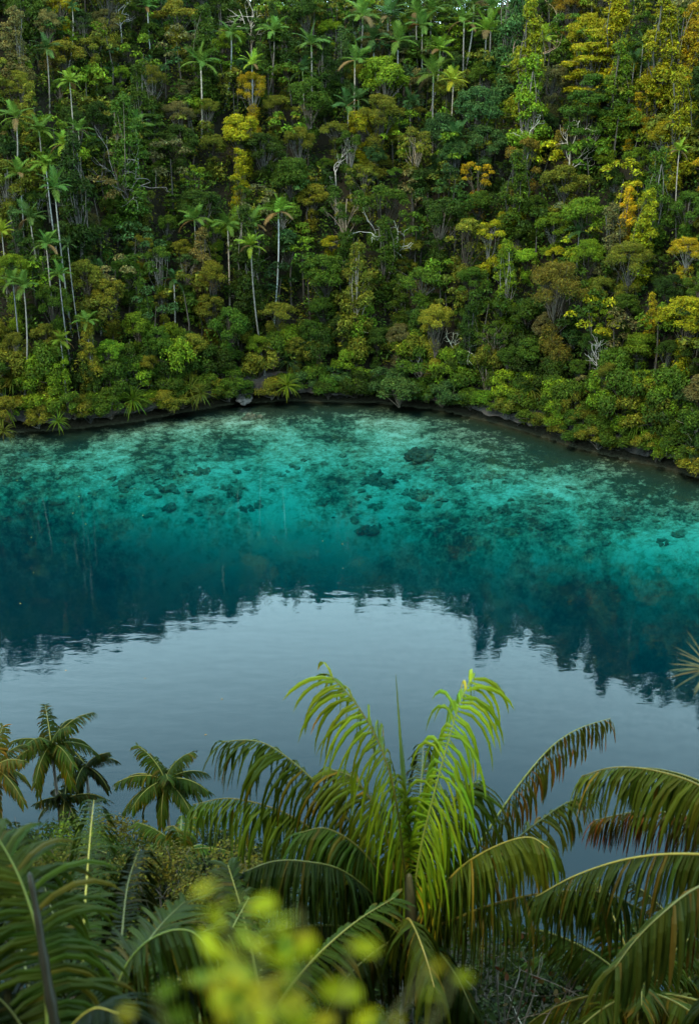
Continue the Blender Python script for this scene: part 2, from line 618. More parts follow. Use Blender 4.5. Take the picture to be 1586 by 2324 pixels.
def build_land():
    xs = axis(-75, 75, 0.8, -1500, 1500)
    ys = axis(-4, 190, 0.8, -600, 2500)
    X, Y = np.meshgrid(xs, ys)
    Z = ground(X.ravel(), Y.ravel())
    s = inland(X.ravel(), Y.ravel())
    V = np.stack([X.ravel(), Y.ravel(), Z], 1)
    nx, ny = len(xs), len(ys)
    i, j = np.meshgrid(np.arange(ny - 1), np.arange(nx - 1), indexing='ij')
    p = (i * nx + j).ravel()
    F = np.concatenate([np.stack([p, p + 1, p + nx + 1], 1), np.stack([p, p + nx + 1, p + nx], 1)])
    g = Geo().add(V, F)
    me = g.mesh('ground', M_BED, smooth=True)
    # how much of the bed living coral and rubble cover: a reef flat by the rocks, bare sand in the middle of the shelf
    cov = np.interp(-s, [0, 1.2, 3.2, 8, 16, 26, 40], [0.95, 0.80, 0.68, 0.64, 0.56, 0.48, 0.47])
    xx = X.ravel()
    cov = cov + np.interp(xx, [-50, -30, -12, -2, 6, 14, 24, 34, 44], [0.0, 0.02, 0.02, -0.03, -0.02, 0.03, 0.02, -0.03, -0.06])
    cov = cov + (vnoise(xx, Y.ravel(), 6.0) - 0.5) * 0.35
    at_ = me.attributes.new('cover', 'FLOAT', 'POINT')
    at_.data.foreach_set('value', np.clip(cov, 0, 1.3).astype(np.float32))
    tag(link('ground', me), 'jungle hillsides and the reef bed of the lagoon', None, kind='structure')

    w = Geo()
    x0, x1, y0, y1, z0 = -900, 900, -300, 900, -45.0
    v = [(x0, y0, z0), (x1, y0, z0), (x1, y1, z0), (x0, y1, z0), (x0, y0, 0), (x1, y0, 0), (x1, y1, 0), (x0, y1, 0)]
    f = [(0, 2, 1), (0, 3, 2), (4, 5, 6), (4, 6, 7), (0, 1, 5), (0, 5, 4), (1, 2, 6), (1, 6, 5), (2, 3, 7), (2, 7, 6), (3, 0, 4), (3, 4, 7)]
    w.add(v, f)
    tag(link('lagoon_water', w.mesh('lagoon_water', M_WATER)), 'calm turquoise lagoon mirroring the hillside and pale sky', None, kind='structure')


def build_ledge():
    """The undercut limestone lip along the far waterline."""
    g = Geo()
    k0, k1 = 40 * 3, 40 * (len(SH) - 4)
    pts = SHD[k0:k1]
    seg = np.linalg.norm(np.diff(pts, axis=0), axis=1)
    cum = np.concatenate([[0], np.cumsum(seg)])
    d = np.arange(0, cum[-1], 0.45)
    P = np.stack([np.interp(d, cum, pts[:, 0]), np.interp(d, cum, pts[:, 1])], 1)
    for _ in range(6):
        P[1:-1] = (P[:-2] + P[1:-1] * 2 + P[2:]) / 4
    T = np.gradient(P, axis=0)
    T /= np.linalg.norm(T, axis=1)[:, None]
    N = np.stack([-T[:, 1], T[:, 0]], 1)                     # inland
    prof = [(0.9, -1.4), (0.7, -0.5), (1.1, 0.25), (0.8, 0.8), (0.0, 1.15), (-0.55, 1.4), (-0.7, 1.75), (-0.35, 2.25), (0.4, 2.7), (1.6, 3.1), (3.0, 3.3)]
    rows = []
    for a, (o, z) in enumerate(prof):
        nn = vnoise(d + a * 7.3, np.full_like(d, a * 1.9), 2.2) - 0.5
        n2 = vnoise(d + a * 3.3, np.full_like(d, a * 5.9), 0.7) - 0.5
        off = o + nn * 1.3 + n2 * 0.5
        zz = z + (nn * 0.7 + n2 * 0.35) * (1 if a > 2 else 0.3)
        rows.append(np.stack([P[:, 0] + N[:, 0] * off, P[:, 1] + N[:, 1] * off, zz], 1))
    V = np.stack(rows, 1).reshape(-1, 3)
    m, n = len(prof), len(d)
    i, j = np.meshgrid(np.arange(n - 1), np.arange(m - 1), indexing='ij')
    p = (i * m + j).ravel()
    F = np.concatenate([np.stack([p, p + m, p + m + 1], 1), np.stack([p, p + m + 1, p + 1], 1)])
    g.add(V, F)
    tag(link('shore_ledge', g.mesh('shore_ledge', M_ROCK)), 'dark undercut limestone ledge along the far waterline', None, kind='structure')


build_land()
build_ledge()


# ------------------------------------------------------------------ trees
def tint(n, r, spread=0.36, warm=0.13):
    b = np.exp(r.normal(0, spread, n))
    w = r.normal(0, warm, n)
    return np.stack([b * (1 + w), b, b * (1 - w * 0.5)], 1)


def puff(g, c, rad, n, leaf, r, flat=1.0, wide=0.45):
    d = r.normal(size=(n * 2, 3))
    d /= np.linalg.norm(d, axis=1)[:, None]
    keep = d[:, 2] > r.uniform(-0.75, 0.25, n * 2)
    d = d[keep][:n]
    n = len(d)
    lump = 1 + 0.22 * np.sin(d[:, 0] * 5 + c[0] * 3) * np.sin(d[:, 1] * 5 + c[1] * 7) + 0.12 * np.sin(d[:, 2] * 9 + c[2])
    rr = rad * lump * (1 - 0.45 * r.random(n) ** 2.0)
    P = np.asarray(c)[None] + d * rr[:, None] * np.array([1, 1, flat])[None]
    N = d + np.array([0, 0, 0.75])[None] + r.normal(0, 0.55, (n, 3))
    col = tint(n, r)
    col[:, 0] *= 1 + 0.45 * np.clip(d[:, 2], 0, 1)          # young tips are yellower, and brightened to paint in highlights on top
    col[:, 1] *= 1 + 0.25 * np.clip(d[:, 2], 0, 1)
    g.leaves(P, N, leaf, leaf * wide, col, r)


def limb(g, a, b, r0, r1, r, sag=0.0, sides=4):
    a, b = np.asarray(a, float), np.asarray(b, float)
    n = 5
    t = np.linspace(0, 1, n)[:, None]
    L = np.linalg.norm(b - a)
    p = a + (b - a) * t + np.sin(t * math.pi) * (r.normal(0, 0.07 * L, 3) + np.array([0, 0, sag]))
    g.tube(p, np.linspace(r0, r1, n), sides)


def make_tree(kind, seed):
    """Returns (trunk mesh, crown mesh, crown centre height, crown radius)."""
    r = np.random.default_rng(seed)
    tr, cr = Geo(), Geo()
    puffs = []                                              # centre, radius, flatness
    if kind == 'dome':
        H, Rh, Rv, base = 7.2, 2.5, 1.9, 4.2
        for i in range(24):
            a, u = r.uniform(0, 2 * math.pi), r.uniform(-0.35, 1)
            q = math.sqrt(max(0, 1 - u * u)) * Rh * r.uniform(0.6, 1.0)
            puffs.append(((q * math.cos(a), q * math.sin(a), H + u * Rv), r.uniform(0.42, 1.05), 0.8))
    elif kind == 'column':
        H, base = 7.0, 3.2
        for i in range(20):
            u = i / 19
            q = (1.5 - 0.95 * u) * r.uniform(0.2, 1.0)
            a = r.uniform(0, 2 * math.pi)
            puffs.append(((q * math.cos(a), q * math.sin(a), base + 1.0 + u * 6.2), r.uniform(0.5, 0.9) * (1.05 - 0.35 * u), 0.85))
    elif kind == 'tiered':
        H, base = 7.0, 3.0
        for k in range(5):
            z = 4.2 + k * 1.35
            Rk = [2.4, 2.7, 2.3, 1.8, 1.0][k]
            ph = r.uniform(0, 6)
            for i in range(6 if k < 4 else 3):
                a = ph + i * 2 * math.pi / 6 + r.uniform(-0.4, 0.4)
                q = Rk * r.uniform(0.45, 0.95)
                puffs.append(((q * math.cos(a), q * math.sin(a), z + r.uniform(-0.3, 0.3)), r.uniform(0.75, 1.1), 0.38))
    elif kind == 'sparse':
        H, base = 7.4, 4.0
        for i in range(13):
            a, u = r.uniform(0, 2 * math.pi), r.uniform(-0.5, 1)
            q = math.sqrt(max(0, 1 - u * u)) * 2.5 * r.uniform(0.7, 1.05)
            puffs.append(((q * math.cos(a), q * math.sin(a), H + u * 2.3), r.uniform(0.42, 0.75), 0.75))
    elif kind == 'umbrella':
        H, base = 7.6, 5.0
        for i in range(15):
            a, q = r.uniform(0, 2 * math.pi), 2.7 * math.sqrt(r.random())
            puffs.append(((q * math.cos(a), q * math.sin(a), H + 0.9 - q * q * 0.16 + r.uniform(-0.2, 0.3)), r.uniform(0.6, 0.95), 0.6))
    elif kind == 'feather':
        H, base = 7.0, 4.0
        for i in range(20):
            a, u = r.uniform(0, 2 * math.pi), r.uniform(-0.3, 1)
            q = math.sqrt(max(0, 1 - u * u)) * 2.3 * r.uniform(0.5, 1.0)
            puffs.append(((q * math.cos(a), q * math.sin(a), H + u * 1.9), r.uniform(0.55, 0.85), 0.8))
    else:                                                   # 'bush'
        H, base = 1.9, 0.2
        for i in range(15):
            a, u = r.uniform(0, 2 * math.pi), r.uniform(-0.6, 1)
            q = math.sqrt(max(0, 1 - u * u)) * 1.9 * r.uniform(0.4, 1.0)
            puffs.append(((q * math.cos(a), q * math.sin(a), H + u * 1.25), r.uniform(0.5, 0.85), 0.8))
    if kind in ('dome', 'sparse', 'column', 'umbrella', 'feather', 'tiered'):
        for i in range(10):                                 # leafy side shoots and climbers lower down
            a, zq = r.uniform(0, 6.28), r.uniform(1.2, base + 0.8)
            q = r.uniform(0.2, 1.3)
            puffs.append(((q * math.cos(a), q * math.sin(a), zq), r.uniform(0.55, 0.95), 1.0))
    leaf = {'feather': 0.17, 'tiered': 0.25, 'sparse': 0.23, 'bush': 0.21}.get(kind, 0.235)
    dens = {'feather': 800, 'tiered': 340, 'sparse': 430, 'bush': 400}.get(kind, 430)
    for c, rad, fl in puffs:
        puff(cr, c, rad, int(dens * (rad / 0.8) ** 2), leaf, r, fl, 0.32 if kind == 'feather' else 0.5)
    top = max(c[2] for c, _, _ in puffs)
    lean = r.normal(0, 0.35, 2)
    zz = np.linspace(0.3 if kind == 'bush' else -1.2, top * 0.9, 8)
    tp = np.stack([lean[0] * (zz / top) ** 2, lean[1] * (zz / top) ** 2, zz], 1)
    tp[1:-1, :2] += r.normal(0, 0.09, (6, 2))
    tr.tube(tp, np.linspace(0.17, 0.05, 8) * (0.6 if kind == 'bush' else 1.0), 6)
    for c, rad, fl in puffs:
        zb = min(max(base - 0.5 + r.uniform(0, 1.4), 0.2), c[2] - 0.2)
        k = np.array([np.interp(zb, zz, tp[:, 0]), np.interp(zb, zz, tp[:, 1]), zb])
        limb(tr, k, c, 0.05, 0.015, r)
        for _ in range(3 if kind in ('sparse', 'feather', 'umbrella') else 1):
            e = np.asarray(c) + r.normal(0, 1, 3) * rad * np.array([0.8, 0.8, 0.5])
            limb(tr, np.asarray(c) * 0.75 + k * 0.25, e, 0.022, 0.008, r, sides=3)
    P = np.array([c for c, _, _ in puffs])
    return tr.mesh(kind + '_trunk', M_BARK, True), cr.mesh(kind + '_crown', M_LEAF), H, float(np.hypot(P[:, 0], P[:, 1]).max() + 0.6)


KINDS = {}
for _k, _n in (('dome', 3), ('column', 3), ('tiered', 2), ('sparse', 3), ('umbrella', 2), ('feather', 2), ('bush', 4)):
    KINDS[_k] = [make_tree(_k, 100 + 17 * _i + sum(map(ord, _k))) for _i in range(_n)]

PAL = {'deep': (0.018, 0.040, 0.005), 'green': (0.030, 0.064, 0.006), 'fresh': (0.072, 0.132, 0.008), 'olive': (0.078, 0.094, 0.010),
       'yellowish': (0.150, 0.168, 0.006), 'golden': (0.200, 0.165, 0.007), 'bronze': (0.088, 0.080, 0.011), 'greyish': (0.078, 0.082, 0.030),  # yellowish is brightened to carry warm light on the right slope
       'orange': (0.190, 0.125, 0.010), 'bluish': (0.026, 0.062, 0.018)}
PAL = {k: (v[0] * 1.14, v[1], v[2] * 0.8) for k, v in PAL.items()}  # warm forest light is mixed into all the leaf colours
CWORD = {'deep': 'dark green', 'green': 'mid-green', 'fresh': 'fresh green', 'olive': 'olive', 'yellowish': 'yellow-green', 'golden': 'golden yellow',
         'bronze': 'bronze-brown', 'greyish': 'grey-brown', 'orange': 'orange-tinged', 'bluish': 'cool dark green'}
KWORD = {'dome': 'round-crowned tree', 'column': 'narrow upright tree', 'tiered': 'tree with layered branches', 'sparse': 'open-crowned tree',
         'umbrella': 'flat-topped tree', 'feather': 'fine-leaved tree', 'bush': 'shrub'}
KNAME = {'dome': 'round_crowned_tree', 'column': 'upright_tree', 'tiered': 'layered_tree', 'sparse': 'open_crowned_tree', 'umbrella': 'flat_topped_tree',
         'feather': 'fine_leaved_tree', 'bush': 'shrub'}
KCAT = {k: ('shrub' if k == 'bush' else 'tree') for k in KWORD}


def jitter(c, r, amt=0.16):     # natural spread of a species' colour
    b = math.exp(r.normal(0, amt))
    w = r.normal(0, 0.07)
    return (c[0] * b * (1 + w), c[1] * b, c[2] * b * (1 - w))


def plant(kind, pal, loc, scale, px, py, r, stretch=1.0, label=None, group=None, var=None):
    tm, cm, hc, rad = KINDS[kind][int(r.integers(len(KINDS[kind]))) if var is None else var]
    o = thing(KNAME[kind], None, KCAT[kind], loc, r.uniform(0, 6.28), (scale, scale, scale * stretch), group)
    link('trunk', tm, o, jitter((0.085, 0.074, 0.060), r, 0.5))
    link('crown', cm, o, jitter(PAL[pal], r))
    if label:
        o['label'] = label
    else:
        size = 'tall ' if scale * stretch > 1.15 else ('small ' if scale < 0.72 else '')
        ask_label(o, f'{size}{CWORD[pal]} {KWORD[kind]}', px, py, group)
    return o


def site(px, py, lift):
    return hit_ground(px, py, lift, 60.0, 260.0)


taken = []          # pixel x, y, radius of what already stands on the far hillside
tr_rng = np.random.default_rng(42)
# crowns one can point at: x, y, radius, kind, palette
NOTABLE = [(345, 185, 40, 'feather', 'olive'), (45, 205, 36, 'feather', 'olive'), (550, 305, 50, 'dome', 'yellowish'), (570, 210, 40, 'feather', 'golden'),
           (625, 245, 38, 'feather', 'olive'), (760, 295, 42, 'umbrella', 'olive'), (822, 290, 48, 'dome', 'yellowish'), (872, 182, 60, 'dome', 'fresh'),
           (660, 405, 50, 'dome', 'green'), (755, 552, 36, 'umbrella', 'yellowish'), (740, 625, 56, 'dome', 'green'), (250, 672, 46, 'dome', 'olive'),
           (630, 715, 46, 'umbrella', 'olive'), (1340, 140, 66, 'tiered', 'yellowish'), (1290, 20, 44, 'feather', 'orange'), (1395, 65, 50, 'column', 'yellowish'),
           (1330, 75, 46, 'dome', 'yellowish'), (1500, 95, 55, 'column', 'yellowish'), (1562, 100, 42, 'column', 'golden'), (1200, 235, 60, 'column', 'fresh'),
           (1330, 255, 62, 'tiered', 'green'), (1420, 490, 30, 'column', 'golden'), (1470, 235, 40, 'sparse', 'golden'), (1540, 265, 44, 'column', 'yellowish'),
           (1260, 668, 76, 'feather', 'bronze'), (1555, 575, 44, 'feather', 'golden'), (1425, 600, 58, 'feather', 'olive'), (1556, 730, 62, 'dome', 'yellowish'),
           (1372, 725, 44, 'sparse', 'fresh'), (1060, 560, 60, 'sparse', 'olive'), (1110, 545, 46, 'sparse', 'yellowish'), (1082, 405, 46, 'sparse', 'golden'),
           (1190, 365, 52, 'sparse', 'bronze'), (1295, 330, 46, 'sparse', 'bronze'), (820, 410, 46, 'sparse', 'olive'), (945, 340, 52, 'sparse', 'olive'),
           (1510, 320, 46, 'feather', 'golden'), (1460, 520, 40, 'column', 'yellowish'), (1195, 590, 32, 'dome', 'fresh'), (1150, 625, 36, 'column', 'fresh'),
           (860, 270, 56, 'feather', 'olive'), (545, 390, 28, 'column', 'yellowish'), (110, 65, 36, 'feather', 'greyish'), (240, 60, 40, 'feather', 'greyish'),
           (405, 265, 42, 'feather', 'greyish'), (400, 30, 52, 'umbrella', 'olive'), (320, 225, 36, 'column', 'green'), (470, 255, 34, 'feather', 'olive'),
           (140, 20, 34, 'dome', 'yellowish'), (50, 20, 46, 'dome', 'green'), (440, 405, 34, 'sparse', 'fresh'), (600, 345, 52, 'dome', 'deep'),
           (680, 330, 40, 'feather', 'olive'), (870, 480, 60, 'sparse', 'green'), (960, 640, 56, 'umbrella', 'green'), (1000, 500, 60, 'dome', 'deep'),
           (1090, 250, 62, 'dome', 'bluish'), (1100, 330, 50, 'dome', 'bluish'), (1155, 30, 50, 'column', 'bluish'), (1190, 60, 40, 'dome', 'deep'),
           (290, 620, 40, 'dome', 'green'), (120, 690, 44, 'dome', 'green'), (480, 640, 42, 'feather', 'olive'), (520, 745, 46, 'dome', 'green'),
           (730, 760, 56, 'sparse', 'fresh'), (860, 800, 64, 'dome', 'bluish'), (960, 830, 58, 'dome', 'deep'), (1120, 770, 46, 'sparse', 'green'),
           (1310, 850, 50, 'sparse', 'greyish'), (1450, 880, 46, 'dome', 'fresh'), (1450, 790, 46, 'dome', 'fresh'), (1210, 800, 44, 'dome', 'green'),
           (430, 790, 40, 'dome', 'olive'), (340, 850, 40, 'dome', 'fresh'), (230, 900, 46, 'dome', 'fresh'), (120, 900, 44, 'dome', 'olive'),
           (1420, 700, 40, 'dome', 'green'), (1520, 660, 44, 'dome', 'deep'), (1490, 440, 44, 'column', 'green'), (1560, 480, 46, 'dome', 'green')]
BIAS = {'feather': 0.9}


def grow(px, py, rpx, kind, pal):
    var = int(tr_rng.integers(len(KINDS[kind])))
    _, _, hc, rad = KINDS[kind][var]
    p = site(px, py, hc)
    if p is None:
        return None
    depth = project(p)[2]
    sc = float(np.clip(rpx * depth / FPX / rad, 0.45, 1.6))
    st = float(tr_rng.uniform(0.9, 1.2))
    p = site(px, py, hc * sc * st)
    if p is None:
        return None
    if p[2] < 2.2:                                          # too near the water for a tree: a shrub on the ledge instead
        return None
    taken.append((px, py, rpx))
    return plant(kind, pal, p, sc, px, py, tr_rng, st, var=var)


def region_palette(px, py, r):
    u = r.random()
    warm = np.clip((px - 1100) / 330, 0, 1) * np.clip((900 - py) / 550, 0, 1)  # warm light on the right slope, painted in as yellower leaves
    cool = math.exp(-((px - 1000) / 260) ** 2 - ((py - 640) / 330) ** 2)
    if r.random() < warm * 0.8:
        return ['yellowish', 'yellowish', 'golden', 'fresh', 'olive'][int(u * 5)]
    if r.random() < cool * 0.8:
        return ['deep', 'bluish', 'green', 'deep', 'olive'][int(u * 5)]
    return ['deep', 'green', 'green', 'deep', 'olive', 'fresh', 'olive', 'green', 'greyish', 'bluish'][int(u * 10)]


for t in NOTABLE:
    grow(*t)
N_TREES = 296
cand = np.random.default_rng(5)
tries, n_now = 0, len(taken)
gap = 1.0
while n_now < N_TREES and tries < 9000:
    tries += 1
    gap = 1.0 - 0.55 * tries / 9000
    px, py = cand.uniform(-30, 1616), cand.uniform(-30, 960)
    if py > np.interp(px, [p[0] for p in SHORE_PX], [p[1] for p in SHORE_PX]) - 62:
        continue
    rp = cand.uniform(52, 74) if cand.random() < 0.16 else cand.uniform(24, 48)
    if any(math.hypot(px - a, py - b) < (rp + c) * 0.72 * gap for a, b, c in taken):
        continue
    kind = ['dome', 'dome', 'dome', 'column', 'sparse', 'dome', 'umbrella', 'feather', 'tiered', 'dome'][int(cand.integers(10))]
    if kind == 'tiered' and cand.random() < 0.5:
        kind = 'column'
    if grow(px, py, rp, kind, region_palette(px, py, cand)) is not None:
        n_now += 1

# shrubs that hang over the ledge
sh_rng = np.random.default_rng(77)
kx = np.arange(-50, 1640, 17)
for i, bx in enumerate(kx):
    bx = bx + sh_rng.uniform(-10, 10)
    by = float(np.interp(bx, [p[0] for p in SHORE_PX], [p[1] for p in SHORE_PX]))
    if 560 < bx < 606:
        continue
    q = on_water(bx, by)
    off = sh_rng.uniform(-1.4, 0.8)
    loc = (q[0] - 0.25 * off, q[1] + off, 0.75 + sh_rng.uniform(-0.5, 0.5))
    pal = ['green', 'olive', 'fresh', 'olive', 'green'][int(sh_rng.integers(5))] if not 650 < bx < 1050 else ['bluish', 'deep', 'green'][int(sh_rng.integers(3))]
    plant('bush', pal, loc, sh_rng.uniform(0.7, 1.05), bx, by - 40, sh_rng, sh_rng.uniform(0.8, 1.1), group='shrubs along the shore ledge')
for i in range(110):
    bx = sh_rng.uniform(-20, 1606)
    by = float(np.interp(bx, [p[0] for p in SHORE_PX], [p[1] for p in SHORE_PX])) - sh_rng.uniform(35, 150)
    p = hit_ground(bx, by, 1.8, 60, 260)
    if p is None or p[2] < 1.5:
        continue
    pal = ['green', 'olive', 'fresh', 'deep', 'green'][int(sh_rng.integers(5))]
    plant('bush', pal, p, sh_rng.uniform(0.8, 1.35), bx, by, sh_rng, sh_rng.uniform(0.9, 1.6), group='shrubs on the lower slope')
# the dense bush that reaches out over the water
for bx, by, sc in ((905, 905, 1.35),):
    q = on_water(bx, by + 22)
    plant('bush', 'bluish', (q[0], q[1] - 1.0, 0.15), sc, bx, by, sh_rng, 0.8, label='dense dark green bush hanging low over the water', group=None)


# what stands between and behind the trees one can tell apart
def build_mass():
    r = np.random.default_rng(31)
    g = Geo()
    n = 0
    S = []
    while n < 8500:
        x = r.uniform(-95, 85)
        s = r.uniform(0.8, 70)
        y = float(shore_y(x)) + s * 1.05
        S.append((x, y))
        n += 1
    S = np.array(S)
    Z = ground(S[:, 0], S[:, 1])
    for (x, y), z in zip(S, Z):
        if z < 1.5:
            continue
        rad = r.uniform(0.8, 1.5)
        c = np.array(jitter(PAL[['deep', 'green', 'deep', 'olive'][int(r.integers(4))]], r, 0.2))
        n = 38
        d = r.normal(size=(n, 3))
        d /= np.linalg.norm(d, axis=1)[:, None]
        P = np.array([x, y, z + r.uniform(0.3, 4.2)]) + d * rad * r.uniform(0.5, 1, (n, 1)) * np.array([1, 1, 1.2])
        g.leaves(P, d + np.array([0, 0, 0.7]) + r.normal(0, 0.5, (n, 3)), 0.46, 0.23, tint(n, r) * c[None], r)
    tag(link('undergrowth', g.mesh('undergrowth', M_LEAF), color=(1, 1, 1)), 'dense undergrowth filling the far hillside', None, kind='stuff')

    g, tg = Geo(), Geo()
    m = 0
    while m < 1100:
        x = r.uniform(-120, 110)
        s = r.uniform(3, 72) if r.random() < 0.72 else r.uniform(42, 72)
        y = float(shore_y(x)) + s * 1.05
        z = g1(x, y)
        if z < 3:
            continue
        m += 1
        pal = region_palette(*project((x, y, z + 5))[:2], r)
        if pal in ('golden', 'orange'):
            pal = 'yellowish'
        c = np.array(jitter(PAL[pal], r, 0.2))
        h = r.uniform(3.5, 8.5)
        Rh = r.uniform(1.3, 2.5)
        tg.tube([(x, y, z - 0.5), (x + r.normal(0, 0.2), y, z + h * 0.5), (x + r.normal(0, 0.3), y, z + h)], [0.14, 0.1, 0.03], 5, (0.2, 0.18, 0.15))
        for k in range(9):
            a, u = r.uniform(0, 6.28), r.uniform(-0.8, 1)
            q = math.sqrt(1 - u * u) * Rh
            cc = np.array([x + q * math.cos(a), y + q * math.sin(a), z + h + u * Rh * 0.9])
            rad = r.uniform(0.6, 1.0)
            n = 50
            d = r.normal(size=(n, 3))
            d /= np.linalg.norm(d, axis=1)[:, None]
            d[:, 2] = np.abs(d[:, 2]) * 1.0 - 0.25
            P = cc + d * rad * r.uniform(0.6, 1, (n, 1)) * np.array([1, 1, 0.85])
            g.leaves(P, d + np.array([0, 0, 0.7]) + r.normal(0, 0.5, (n, 3)), 0.42, 0.21, tint(n, r) * c[None], r)
    tag(link('forest', g.mesh('forest', M_LEAF), color=(1, 1, 1)), 'mass of smaller trees filling in the hillside forest', None, kind='stuff')
    tag(link('forest_stems', tg.mesh('forest_stems', M_BARK), color=(0.075, 0.066, 0.055)), 'slim grey stems of the forest mass', None, kind='stuff')


build_mass()


# ------------------------------------------------------------------ palms on the far hillside
def leaflet_strip(base, d0, length, width, droop, side, nrm, segs=4, fold=0.25):
    """One leaflet: a folded tapering blade that bends down with its own weight. Returns verts, faces."""
    p = np.array(base, float)
    d = np.array(d0, float)
    d /= np.linalg.norm(d)
    st = length / segs
    V = []
    for k in range(segs + 1):
        t = k / segs
        w = width * (0.55 + 1.6 * t) * (1 - t) ** 0.8 * 1.1 if t < 1 else 0.0
        s = np.cross(d, nrm)
        ln = np.linalg.norm(s)
        s = s / ln if ln > 1e-4 else side
        up = np.cross(s, d)
        V += [p - s * w * 0.5 - up * w * fold, p, p + s * w * 0.5 - up * w * fold]
        d = d + np.array([0, 0, -1.0]) * droop * st
        d /= np.linalg.norm(d)
        p = p + d * st
    F = []
    for k in range(segs):
        a = k * 3
        F += [(a, a + 1, a + 4), (a, a + 4, a + 3), (a + 1, a + 2, a + 5), (a + 1, a + 5, a + 4)]
    return np.array(V), np.array(F)


def frond_mesh(seed, L, arch, n=26, droop=0.8, leaf=0.66, width=0.085):
    r = np.random.default_rng(seed)
    g = Geo()
    t = np.linspace(0, 1, 14)
    ang = arch[0] + (arch[1] - arch[0]) * t
    dx, dz = np.cos(ang), np.sin(ang)
    st = L / 13
    P = np.stack([np.concatenate([[0], np.cumsum(dx[:-1] * st)]), np.zeros(14), np.concatenate([[0], np.cumsum(dz[:-1] * st)])], 1)
    g.tube(P, np.linspace(0.05, 0.008, 14), 4, (1.5, 1.25, 1.3))
    T = np.gradient(P, axis=0)
    T /= np.linalg.norm(T, axis=1)[:, None]
    for i in range(n):
        u = 0.14 + 0.86 * (i + 0.5) / n
        b = np.array([np.interp(u, t, P[:, k]) for k in range(3)])
        tv = np.array([np.interp(u, t, T[:, k]) for k in range(3)])
        for sgn in (-1, 1):
            S = np.array([0, sgn, 0])
            nrm = np.cross(tv, np.array([0, 1.0, 0]))
            if nrm[2] < 0:
                nrm = -nrm
            f = 0.55 + 0.9 * u
            d = S + tv * f * r.uniform(0.8, 1.2) + nrm * 0.35
            ll = leaf * (0.45 + 0.75 * math.sin(math.pi * min(1, 0.18 + 0.74 * u))) * r.uniform(0.85, 1.12)
            v, fc = leaflet_strip(b, d, ll, width, droop * r.uniform(0.6, 1.4), S, nrm, 3)
            g.add(v, fc, tint(1, r, 0.16, 0.08)[0])
    return g.mesh('frond', M_PALM)


ARCH = [(R(62), R(8)), (R(40), R(-30)), (R(12), R(-62)), (R(78), R(42))]
FRONDS = [[frond_mesh(300 + 10 * k + j, 2.7, ARCH[k], 26, [0.7, 0.9, 1.1, 0.5][k]) for j in range(2)] for k in range(4)]


def trunk_mesh(h, r0, r1, bend, rings=True):
    g = Geo()
    n = max(8, int(h * 2))
    z = np.linspace(-1.0, h, n)
    u = np.clip(z / h, 0, 1)
    P = np.stack([bend[0] * (1 - u) ** 2, bend[1] * (1 - u) ** 2, z], 1)
    g.tube(P, np.interp(u, [0, 0.1, 1], [r0 * 1.35, r0, r1]), 8)
    return g.mesh('palm_trunk', M_BARK, True)


_sg = Geo().tube([(0, 0, -0.75), (0, 0, -0.6), (0, 0, -0.25), (0, 0, 0.15)], [0.10, 0.13, 0.115, 0.07], 8)
SHAFT = _sg.mesh('crownshaft', M_RACHIS, True)
PALM_PAL = {'bright': (0.095, 0.160, 0.012), 'mid': (0.056, 0.110, 0.014), 'dim': (0.030, 0.066, 0.014), 'yellow': (0.165, 0.205, 0.012)}  # dim: a palm's shade is put into a darker frond colour
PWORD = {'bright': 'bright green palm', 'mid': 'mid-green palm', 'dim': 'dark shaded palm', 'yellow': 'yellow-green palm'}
pr = np.random.default_rng(64)


def palm(px, py, spread, tone, above=5.0, base_py=None, label=None, n=12, keep=False):
    """A slender palm whose crown stands at (px, py), ABOVE metres over the canopy around it."""
    hc = 6.0 + above * 0.8
    p = site(px, py, hc)
    while p is None and hc < 20:                            # on the skyline: tall enough to rise above it
        hc += 1.0
        p = site(px, py, hc)
    while p is not None and p[2] < 2.0 and hc > 2.5:        # keep its foot on dry land
        hc -= 0.5
        p = site(px, py, hc)
    if p is None:
        return
    depth = project(p)[2]
    crown = np.array([p[0], p[1], p[2] + hc])
    sc = spread * depth / FPX / 5.0
    o = thing('palm_tree', label, 'palm', p, 0, 1.0, 'slender palms of the far hillside')
    bend = pr.normal(0, 0.8, 2)
    link('trunk', trunk_mesh(hc - 0.6 * sc, 0.12 * sc ** 0.5, 0.075 * sc ** 0.5, bend), o, jitter((0.24, 0.225, 0.20), pr, 0.3))
    c = link('crownshaft', SHAFT, o, (0.13, 0.19, 0.05))
    c.location = (0, 0, hc)
    c.scale = (sc,) * 3
    base = jitter(PALM_PAL[tone], pr, 0.12)
    ph = pr.uniform(0, 6.28)
    for i in range(n):
        k = 3 if i < 2 else (0 if i < 5 else (1 if i < 9 else 2))
        f = link('frond', FRONDS[k][i % 2], o, jitter(base if k != 2 else ((base[0] * 1.15, base[1], base[2]) if pr.random() < 0.7 else (0.13, 0.085, 0.03)), pr, 0.1))
        f.location = (0, 0, hc + 0.05)
        f.rotation_euler = (pr.normal(0, 0.16), pr.normal(0, 0.16), ph + i * 2.39996 + pr.normal(0, 0.12))
        f.scale = (sc * pr.uniform(0.88, 1.1),) * 3
    if not label:
        ask_label(o, PWORD[tone], px, py, None)
    return o


